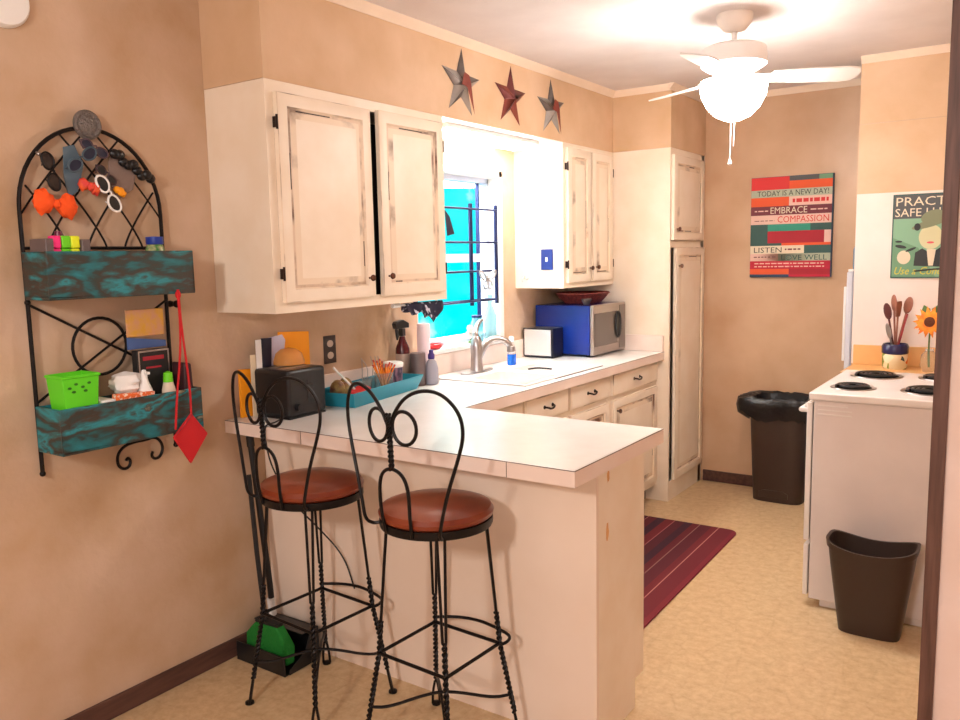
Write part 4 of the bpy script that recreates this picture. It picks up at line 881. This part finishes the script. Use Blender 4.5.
mb = MB(); mb.xf = Matrix.Translation((0, -.036, 0)); mb.tube(smooth([(.172, -.337, 1.412), (.174, -.336, 1.30), (.176, -.345, 1.20), (.178, -.372, 1.05), (.178, -.382, .96)], 2), .0036, 6).tube(smooth([(.172, -.334, 1.412), (.174, -.333, 1.30), (.176, -.326, 1.20), (.178, -.318, 1.08), (.178, -.320, 1.0)], 2), .0036, 6).sphere(.171, -.335, 1.395, .007, .010, .014)
part(rb_, 'cord', mb, M['redcloth'])
mb = MB(); mb.xf = Matrix.Translation((0, -.036, 0)); mb.prism([(-.322, 1.005), (-.262, .925), (-.335, .835), (-.395, .935), (-.385, .945)], 'X', .174, .184); part(rb_, 'pouch', mb, M['redcloth'], .004)
mb = MB(); mb.xf = Matrix.Translation((0, -.036, 0)); mb.tube([(.1855, -.385, .945), (.1855, -.345, .975), (.1855, -.322, 1.0)], .0022, 5); part(rb_, 'fold_seam', mb, M['s_dkred'])
mb = MB().lathe([(.075, 0), (.075, .012), (.068, .022), (0, .026)], .0015, -.765, 2.245, n=40, axis='X'); solo('door_chime', 'round off-white disc high on the tan wall at the upper left corner', 'wall disc', mb, M['white'], loc=(.001, -.765, 2.17))

# ================================================================== PENINSULA COUNTERTOP ITEMS
ZK = .9155
to = thing('black_toaster', 'glossy black toaster on the left end of the breakfast bar by the wall', 'toaster', (.13, .12, ZK))
T0 = Matrix.Translation((.128, .120, ZK)) @ Matrix.Rotation(math.radians(2), 4, 'Z') @ Matrix.Diagonal((1.12, 1.13, 1.06, 1))
mb = MB(); mb.xf = T0; mb.box(-.088, .088, -.088, .088, .006, .172); part(to, 'housing', mb, M['black'], .014, seg=4)
mb = MB(); mb.xf = T0; mb.box(-.084, .084, -.084, .084, 0, .006); part(to, 'base', mb, M['blackm'])
mb = MB(); mb.xf = T0; mb.box(-.045, -.015, -.065, .065, .1722, .1732).box(.015, .045, -.065, .065, .1722, .1732); part(to, 'slot', mb, M['chrome'])
mb = MB(); mb.xf = T0; mb.box(.0882, .104, -.012, .012, .10, .115).box(.0882, .090, -.004, .004, .05, .13); part(to, 'lever', mb, M['black'], .003)
mb = MB(); mb.xf = T0; mb.lathe([(.014, 0), (.012, .012), (0, .013)], .0882, -.05, .04, n=16, axis='X'); part(to, 'knob', mb, M['black'])
mb = MB().tube(smooth([(.205, .028, .94), (.215, -.02, .918), (.225, -.075, .920), (.232, -.097, .915), (.236, -.100, .86), (.245, -.085, .76), (.275, -.02, .62), (.34, .04, .52), (.42, .08, .42), (.46, .086, .30)], 3), .0028, 6); solo('power_cord', 'thin black cord hanging over the bar edge below the black toaster', 'cord', mb, M['blackm'], loc=(.23, 0, .3))
# snack dome on toaster, behind it papers and orange card
dm = thing('snack_container', 'orange-tinted clear dome container of snacks on top of the black toaster', 'container', (.08, .19, 1.09))
mb = MB().lathe([(.060, 0), (.060, .012), (.050, .042), (.030, .058), (0, .064)], .085, .165, 1.1005, n=28); part(dm, 'dome', mb, mat('amber_dome', c(244, 176, 100), .12, trans=.45, ior=1.2))
mb = MB(); rb = random.Random(2)
for i in range(9): a = 2 * PI * i / 9; mb.sphere(.085 + .04 * math.cos(a), .165 + .04 * math.sin(a), 1.110, .010, n=8)
part(dm, 'snacks', mb, M['cork'])
mb = MB().prism([(.165, .9355), (.325, .9355), (.325, 1.212), (.170, 1.222)], 'X', .022, .034); solo('orange_folder', 'bright orange folder standing against the wall behind the black toaster', 'folder', mb, M['orange'], bevel=.001)
mb = MB().prism([(-.030, ZK), (.025, ZK), (.025, 1.095), (-.030, 1.098)], 'X', .020, .032); solo('orange_folder', 'lower orange folder poking out at the left of the black toaster', 'folder', mb, M['orange'], bevel=.001)
mb = MB().prism([(.002, 1.0), (.030, 1.0), (.030, 1.165), (.002, 1.162)], 'X', .055, .075); 
solo('mail_envelope', 'narrow cream booklet standing left of the mail behind the toaster', 'booklet', MB().box(.052, .0575, .004, .026, ZK, 1.15), mat('cream_booklet', c(226, 206, 176), .7))
solo('mail_envelope', 'white upright envelope behind the left side of the black toaster', 'envelope', MB().prism([(.026, ZK), (.052, ZK), (.052, 1.205), (.026, 1.205)], 'X', .0605, .063), M['paper'])
solo('mail_envelope', 'dark blue booklet leaning behind the black toaster', 'booklet', MB().prism([(.056, ZK), (.09, ZK), (.110, 1.206), (.060, 1.208)], 'X', .052, .056), M['navy'])
solo('mail_envelope', 'pale lilac envelope leaning diagonally right of the dark booklet', 'envelope', MB().prism([(.088, ZK + .01), (.13, ZK + .01), (.185, 1.19), (.17, 1.213), (.100, 1.206)], 'X', .045, .048), mat('lilac_paper', c(206, 200, 222), .7))
# outlet on wall
def plate(name, label, mkbox, mats): pass
ol = thing('wall_outlet', 'dark bronze outlet plate on the wall behind the breakfast bar', 'outlet', (.001, .47, 1.06))
mb = MB().box(.0005, .006, .435, .505, 1.062, 1.180); part(ol, 'cover_plate', mb, mat('dark_bronze_plate', c(56, 44, 42), .4), .002)
for z in (1.096, 1.146): 
    mb = MB().prism([(.47 + .018 * math.cos(t), z + .015 * math.sin(t)) for t in [PI / 6 * i for i in range(12)]], 'X', .0062, .0075); part(ol, 'socket', mb, mat('ivory_socket', c(196, 176, 160), .5))
# teal tray
ty = thing('teal_tray', 'teal plastic tray of odds and ends on the breakfast bar against the wall', 'tray', (.12, .56, ZK))
TT = Matrix.Translation((.145, .560, ZK)) @ Matrix.Rotation(math.radians(9.5), 4, 'Z')
mb = MB(); mb.xf = TT; taper(mb, 0, 0, 0, .062, .17, .50, .205, .57, .004); part(ty, 'tray_body', mb, M['teal'], .004)
def TP(x, y, z=0): return tuple(TT @ Vector((x, y, z)))
mug = thing('pencil_glass', 'clear glass full of orange pencils standing in the teal tray', 'glass', TP(.02, .02, .006))
gx, gy, gz = TP(.040, .045, .006)
mb = MB().lathe([(.036, 0), (.041, .095), (.039, .095), (.034, .004), (0, .004)], gx, gy, gz, n=22); part(mug, 'tumbler', mb, M['jar'])
rb = random.Random(4)
for i in range(13):
    a = 2 * PI * i / 13; r_ = .02; t = thing('pencil', 'orange pencil with dark pink tip standing in the clear glass in the teal tray', 'pencil', (gx, gy, gz + .006), group='pencils in the glass')
    b_ = Vector((gx + .010 * math.cos(a + 2), gy + .010 * math.sin(a + 2), gz + .006)); rq = .046 if i % 2 else .026; e_ = Vector((gx + rq * math.cos(a), gy + rq * math.sin(a), gz + .128 + rb.uniform(-.012, .014))); part(t, 'shaft', MB().tube([b_, e_], .0036, 6), M['petal'])
    part(t, 'eraser', MB().tube([e_, e_ + (e_ - b_).normalized() * .010], .0040, 6), mat('eraser_pink', c(190, 74, 60), .7))
for k, (px_, py_) in enumerate(((-.035, .045), (.0, -.04))):
    x_, y_, z_ = TP(px_, py_, .006); mb = MB().lathe([(.024, 0), (.027, .07), (.025, .07), (.022, .004), (0, .004)], x_, y_, z_, n=18); solo('small_glass', ('small empty glass behind the pencil glass', 'small empty glass left of the pencil glass')[k], 'glass', mb, M['jar'])
x_, y_, z_ = TP(.025, .145, .006); lj = thing('lidded_tub', 'clear tub with white lid and dark berry print in the teal tray', 'tub', (x_, y_, z_))
mb = MB().lathe([(.036, 0), (.040, .01), (.043, .105)], x_, y_, z_, n=24); part(lj, 'tub_body', mb, M['berry'])
mb = MB().lathe([(.046, 0), (.047, .004), (.047, .016), (.040, .022), (0, .023)], x_, y_, z_ + .1055, n=24); part(lj, 'lid', mb, M['white'])
mb = MB(); mb.xf = TT @ Matrix.Translation((.045, -.155, .03)) @ Matrix.Rotation(.25, 4, 'X'); mb.prism([(-.035, -.03), (.03, -.045), (.045, .03), (.01, .05), (-.03, .04)], 'Z', 0, .03); solo('red_pouch', 'red plastic item lying in the left end of the teal tray', 'pouch', mb, M['red'], bevel=.006)
mb = MB(); mb.xf = TT; mb.tube([(-.045, -.225, .016), (-.055, -.20, .11), (-.06, -.18, .16)], .003, 6).prism([(-.03, -.25), (-.02, -.25), (-.05, -.12), (-.06, -.12)], 'Z', .10, .105); 
mb = MB(); p0, p1 = Vector(TP(.045, -.13, .02)), Vector(TP(-.02, -.235, .155)); mb.tube([p0, p1], .0045, 8); solo('letter_opener', 'shiny silver stick leaning out of the left end of the teal tray', 'stick', mb, mat('white_stick', c(250, 250, 250), .15, metal=.3))
mb = MB()
for i, (a, b, h) in enumerate(((-.05, -.17, .10), (-.04, -.13, .085), (-.06, -.10, .10))): x_, y_, z_ = TP(a, b, .006); mb.sphere(x_, y_, z_ + h * .45, .03, .035, h * .45)
solo('snack_bags', 'olive and tan snack bag bundle in the left rear of the teal tray', 'bag', mb, mat('olive_tan_wrap', c(150, 126, 70), .4, col2=c(110, 60, 50), scale=30, bump=.5))
mb = MB(); rb = random.Random(8)
for i in range(5):
    x_, y_, z_ = TP(-.055, .02 + i * .035, .006); mb.tube(smooth([(x_, y_, z_ + .03), (x_ + .01 * rb.uniform(-1, 1), y_ + .01, z_ + .11), (x_ + .03 * rb.uniform(-1, .5), y_ + .05 * rb.uniform(-.4, 1), z_ + .15)], 2), .0016, 5)
solo('wire_whisks', 'thin clear wires sticking up behind the lidded tub', 'wires', mb, M['chrome'])

# canisters and bottles
mb = MB().lathe([(.036, 0), (.038, .004), (.036, .145), (.034, .15), (0, .151)], .125, .908, ZK, n=28); solo('grey_canister', 'dark grey cylindrical canister between the tray and the purple-capped bottle', 'canister', mb, M['dgrey'])
sp = thing('cleaner_bottle', 'dark red spray cleaner bottle with black trigger head near the window edge', 'spray bottle', (.06, .88, ZK))
sxx, syy = .0515, .890
mb = MB().lathe([(.030, 0), (.034, .01), (.034, .13), (.033, .145)], sxx, syy, ZK, n=22); part(sp, 'label_body', mb, mat('tan_label', c(176, 150, 134), .5))
mb = MB().lathe([(.033, .1455), (.032, .17), (.016, .21), (.013, .225)], sxx, syy, ZK, n=22); part(sp, 'bottle_shoulder', mb, M['darkred'])
mb = MB().box(sxx - .013, sxx + .013, syy - .012, syy + .012, ZK + .226, ZK + .262).prism([(syy - .05, ZK + .262), (syy + .040, ZK + .262), (syy + .040, ZK + .285), (syy + .0, ZK + .302), (syy - .048, ZK + .296), (syy - .058, ZK + .285)], 'X', sxx - .012, sxx + .012).prism([(syy - .045, ZK + .262), (syy - .033, ZK + .262), (syy - .026, ZK + .225), (syy - .036, ZK + .208), (syy - .042, ZK + .235)], 'X', sxx - .006, sxx + .006)
part(sp, 'trigger_head', mb, M['black'], .003)
pr_ = thing('paper_roll', 'pale upright paper towel roll standing behind the canister', 'paper roll', (.085, 1.0, ZK))
mb = MB().lathe([(.030, 0), (.031, .003), (.031, .272), (.030, .275), (.012, .275), (.012, .267), (0, .267)], .078, 1.015, ZK, n=26); part(pr_, 'roll', mb, M['pinkroll'])
pb = thing('hand_soap_bottle', 'grey bottle with purple cap standing right of the dark canister', 'bottle', (.15, .965, ZK))
mb = MB().lathe([(.028, 0), (.034, .008), (.033, .075), (.025, .105), (.014, .118)], .168, .955, ZK, n=22, sx=.8, sy=1.1); part(pb, 'bottle_body', mb, M['greyb'])
mb = MB().lathe([(.014, 0), (.016, .004), (.016, .02), (.010, .028), (.010, .042), (0, .044)], .168, .955, ZK + .1185, n=18); part(pb, 'cap', mb, M['purple'])

# cloth hanging on an under-cabinet rail
cl = thing('patterned_cloth', 'navy and white patterned cloth bunched on a rail under the large wall cabinet', 'cloth', (.29, .75, 1.31))
mb = MB().tube([(.285, .58, 1.304), (.285, .86, 1.304)], .004, 8).box(.281, .289, .60, .604, 1.304, 1.3155).box(.281, .289, .85, .854, 1.304, 1.3155).tube([(.285, .555, 1.304), (.285, .60, 1.304)], .009, 8); part(cl, 'rail', mb, M['white'])
mb = MB(); vs = []; fs = []; ny, nz = 26, 7
dr = lambda u: .030 + .022 * math.sin(u * 9) * (u < .45) + (.062 * math.exp(-((u - .68) / .17) ** 2))
for side in (1, -1):
    o = len(vs)
    for i in range(ny + 1):
        u = i / ny; y_ = .625 + .262 * u
        for j in range(nz + 1):
            v_ = j / nz; vs.append((.285 + side * (.006 + .010 * v_ * (1 + .8 * math.sin(u * 22 + side)) + (.004 if j else 0)), y_, 1.310 - dr(u) * v_ * (1 if side > 0 else .8)))
    for i in range(ny):
        for j in range(nz): a = o + i * (nz + 1) + j; fs.append((a, a + 1, a + nz + 2, a + nz + 1))
m1 = (ny + 1) * (nz + 1)
for i in range(ny): fs.append((i * (nz + 1), (i + 1) * (nz + 1), m1 + (i + 1) * (nz + 1), m1 + i * (nz + 1)))
mb.add(vs, fs); part(cl, 'drape', mb, M['scarf'])

# ================================================================== WINDOW SILL AND SINK ITEMS
mb = MB().lathe([(.030, 0), (.048, .008), (.062, .026), (.058, .027), (.044, .012), (0, .006)], .0, 1.20, 1.046, n=26, sx=.55); solo('red_dish', 'small red dish on the window sill beside the large wall cabinet', 'dish', mb, M['red'], loc=(.012, 1.2, 1.046))
jb = thing('sill_jar', 'clear glass jar with a dark blue lid on the window sill behind the faucet', 'jar', (-.02, 1.62, 1.046))
mb = MB().lathe([(.032, 0), (.034, .01), (.034, .10), (.026, .118), (.026, .128)], -.018, 1.60, 1.046, n=22); part(jb, 'glass', mb, mat('aqua_glass', c(170, 226, 234), .08, trans=.6, ior=1.2))
mb = MB().lathe([(.029, 0), (.029, .012), (0, .013)], -.018, 1.60, 1.1745, n=20); part(jb, 'lid', mb, M['rackblue'])
bb = thing('sill_bottle', 'tall clear bottle at the right end of the window sill', 'bottle', (-.02, 1.70, 1.046))
mb = MB().lathe([(.030, 0), (.032, .01), (.032, .13), (.012, .19), (.011, .24), (.014, .245)], -.014, 1.725, 1.046, n=22); part(bb, 'glass', mb, mat('pale_aqua_glass', c(200, 240, 244), .06, trans=.7, ior=1.2))
fw = thing('white_flower', 'white artificial flower head standing on the window sill left of the jar', 'flower', (-.0, 1.50, 1.046))
mb = MB(); rb = random.Random(6)
for i in range(12): a = 2 * PI * i / 12; mb.sphere(.0 + .012 * math.cos(a), 1.515 + .020 * math.cos(a * 2 + 1) , 1.105 + .022 * math.sin(a), .012, .018, .016, n=8)
part(fw, 'petals', mb, M['white']); part(fw, 'stem', MB().tube([(0, 1.515, 1.0475), (0, 1.515, 1.10)], .004, 6).lathe([(.016, 0), (.012, .012), (0, .014)], 0, 1.515, 1.046, n=12), M['leaf'])
so = thing('dish_soap_bottle', 'clear dish soap bottle with blue liquid and white cap beside the sink', 'bottle', (.17, 1.65, .922))
ox, oy = .165, 1.655
mb = MB().lathe([(.026, 0), (.030, .006), (.030, .055), (.029, .058)], ox, oy, .9222, n=22, sx=.7); part(so, 'blue_liquid', mb, M['bluesoap'])
mb = MB().lathe([(.029, .0585), (.027, .09), (.014, .118), (.012, .125)], ox, oy, .9222, n=22, sx=.7); part(so, 'clear_top', mb, M['plasticclear'])
mb = MB().lathe([(.014, 0), (.014, .022), (.008, .028), (0, .029)], ox, oy, 1.0475, n=16); part(so, 'cap', mb, M['white'])
mb = MB().tube(smooth([(.36, 1.50, .93), (.40, 1.515, .937), (.43, 1.54, .934), (.45, 1.58, .926)], 2), .0045, 6); solo('dish_wire', 'small dark curved wire handle lying across the sink divider', 'wire', mb, M['blackm'])
mb = MB()
for i in range(9): mb.tube([(.30 + i * .022, 1.70, .928), (.30 + i * .022, 1.82, .928)], .0022, 5)
mb.tube([(.29, 1.70, .927), (.49, 1.70, .927)], .003, 5).tube([(.29, 1.82, .927), (.49, 1.82, .927)], .003, 5); solo('sink_rack', 'white wire rack laid over the far sink basin', 'rack', mb, M['white'])

# window rack, butterfly, bird card
wr = thing('window_rack', 'dark blue iron plant rack hanging in front of the kitchen window', 'rack', (.1, 1.3, 1.27))
wx = .105; ya, yb_, ym = .93, 1.612, 1.383; zt_, zb2 = 1.742, 1.268
mb = MB()
for yy_ in (ya, ym, yb_): part(wr, 'upright', MB().box(wx - .006, wx + .006, yy_ - .010, yy_ + .010, zb2 - .015, zt_ + .02), M['rackblue'], .001)
for z in (1.735, 1.570, 1.425, 1.275): part(wr, 'crossbar', MB().tube([(wx + .008, ya, z), (wx + .008, yb_, z)], .0055, 6), M['rackblue'])
for z in (1.275, 1.425): mb.tube([(wx - .075, ya, z), (wx - .075, yb_, z)], .003, 6)
mb.tube([(wx - .075, yb_, 1.275), (wx, yb_, 1.275)], .004, 6).tube([(wx - .075, yb_, 1.425), (wx, yb_, 1.425)], .004, 6)
part(wr, 'side_arm', mb, M['rackblue'])
mb = MB()
for yy_ in (ya, ym, yb_): mb.tube([(wx, yy_, zt_ + .018), (wx, yy_, 2.062)], .0012, 5)
part(wr, 'hanging_wire', mb, M['glass'])
bf = thing('butterfly_ornament', 'silver butterfly ornament hanging on the window rack', 'ornament', (.12, 1.5, 1.38))
for k in (-1, 1):
    mb = MB(); by, bz = 1.495, 1.385
    mb.tube(smooth([(.125, by, bz - .01), (.128, by + k * .035, bz + .03), (.130, by + k * .075, bz + .045), (.130, by + k * .072, bz + .018), (.127, by + k * .035, bz - .005)], 2), .005, 6, closed=False)
    mb.tube(smooth([(.125, by, bz - .01), (.128, by + k * .035, bz - .012), (.128, by + k * .042, bz - .045), (.126, by + k * .015, bz - .055), (.125, by, bz - .035)], 2), .0045, 6, closed=True)
    part(bf, 'wing', mb, M['chrome'])
part(bf, 'body', MB().tube([(.126, 1.495, 1.345), (.126, 1.495, 1.402)], .005, 8), M['chrome'])
mb = MB().prism([(1.15, 1.72), (1.185, 1.69), (1.22, 1.61), (1.165, 1.60)], 'X', .12, .124); solo('bird_silhouette', 'dark triangular ornament hanging at the left of the window rack', 'ornament', mb, M['navy'])
# switch plate + hook on cabinet side
sw = thing('switch_plate', 'blue-black switch plate on the bright side of the small wall cabinet', 'switch', (.21, 1.966, 1.42))
mb = MB().box(.172, .247, 1.9615, 1.967, 1.418, 1.532); part(sw, 'plate', mb, mat('navy_plate', c(24, 40, 110), .35), .002)
mb = MB().box(.203, .216, 1.956, 1.9614, 1.463, 1.487); part(sw, 'toggle', mb, M['white'], .002)
hk = MB().tube(smooth([(.065, 1.966, 1.385), (.065, 1.95, 1.378), (.060, 1.94, 1.362), (.065, 1.944, 1.352)], 2), .003, 6).tube(smooth([(.065, 1.960, 1.375), (.085, 1.95, 1.362), (.10, 1.945, 1.372)], 2), .003, 6); solo('cabinet_hook', 'small grey double hook on the bright side of the small wall cabinet', 'hook', hk, M['chrome'])

# ================================================================== TOASTER OVEN, MICROWAVE, BASKET
tt = thing('steel_toaster', 'black toaster with polished steel side between the soap bottle and the microwave', 'toaster', (.11, 2.1, ZK))
mb = MB().box(.018, .212, 2.018, 2.138, ZK + .004, 1.085).box(.024, .206, 2.022, 2.134, ZK, ZK + .004); part(tt, 'housing', mb, mat('navy_black_plastic', c(16, 16, 34), .3), .006)
mb = MB().box(.026, .200, 2.0135, 2.0178, ZK + .014, 1.078); part(tt, 'steel_panel', mb, M['mirror'], .002, label='polished steel side panel')
mb = MB().box(.035, .195, 2.045, 2.063, 1.0852, 1.0862).box(.035, .195, 2.095, 2.113, 1.0852, 1.0862); part(tt, 'slot', mb, M['steel'])
mw = thing('microwave_oven', 'microwave with blue side and stainless front in the counter corner', 'microwave', (.2, 2.38, ZK))
mb = MB().box(.022, .378, 2.147, 2.572, .928, 1.210); part(mw, 'case', mb, M['blue'], .006, label='glossy blue case')
mb = MB().box(.379, .403, 2.145, 2.574, .926, 1.212); fp = part(mw, 'front_panel', mb, M['steel'], .006)
mb = MB().box(.4032, .406, 2.155, 2.46, .975, 1.165); part(fp, 'window', mb, mat('tinted_window', c(96, 84, 76), .2), .002)
mb = MB().box(.4032, .4055, 2.485, 2.565, .94, 1.198); part(fp, 'control_panel', mb, mat('grey_control_panel', c(120, 108, 100), .4))
mb = MB().tube([(.411, 2.455 + .034 * math.cos(t), 1.085 + .075 * math.sin(t)) for t in [2 * PI * i / 30 for i in range(30)]], .007, 8, closed=True); part(fp, 'ring_handle', mb, M['black'], label='black oval ring handle')
mb = MB()
for (a, b) in ((.06, 2.18), (.06, 2.54), (.35, 2.18), (.35, 2.54)): mb.lathe([(.012, 0), (.012, .0125)], a, b, ZK, n=10)
part(mw, 'foot', mb, M['black'])
wb_ = thing('wicker_basket', 'shallow dark red wicker basket on top of the microwave', 'basket', (.2, 2.38, 1.211))
mb = MB().lathe([(0, 0), (.125, 0), (.16, .03), (.185, .058), (.178, .060), (.150, .030), (.12, .008), (0, .006)], .205, 2.40, 1.2125, n=36, sx=.82); part(wb_, 'weave', mb, M['wicker'])
mb = MB().tube([(.205 + .150 * math.cos(t), 2.40 + .182 * math.sin(t), 1.271) for t in [2 * PI * i / 48 for i in range(48)]], .005, 6, closed=True); part(wb_, 'rim', mb, M['wicker'])
mb = MB().lathe([(.018, 0), (.022, .004), (.040, .03), (.042, .034), (.038, .033), (.02, .008), (0, .006)], .335, 2.195, 1.2125, n=22, sx=.7, sy=.9); solo('small_bowl', 'small dark metal bowl on the front corner of the microwave top', 'bowl', mb, M['galvd'])
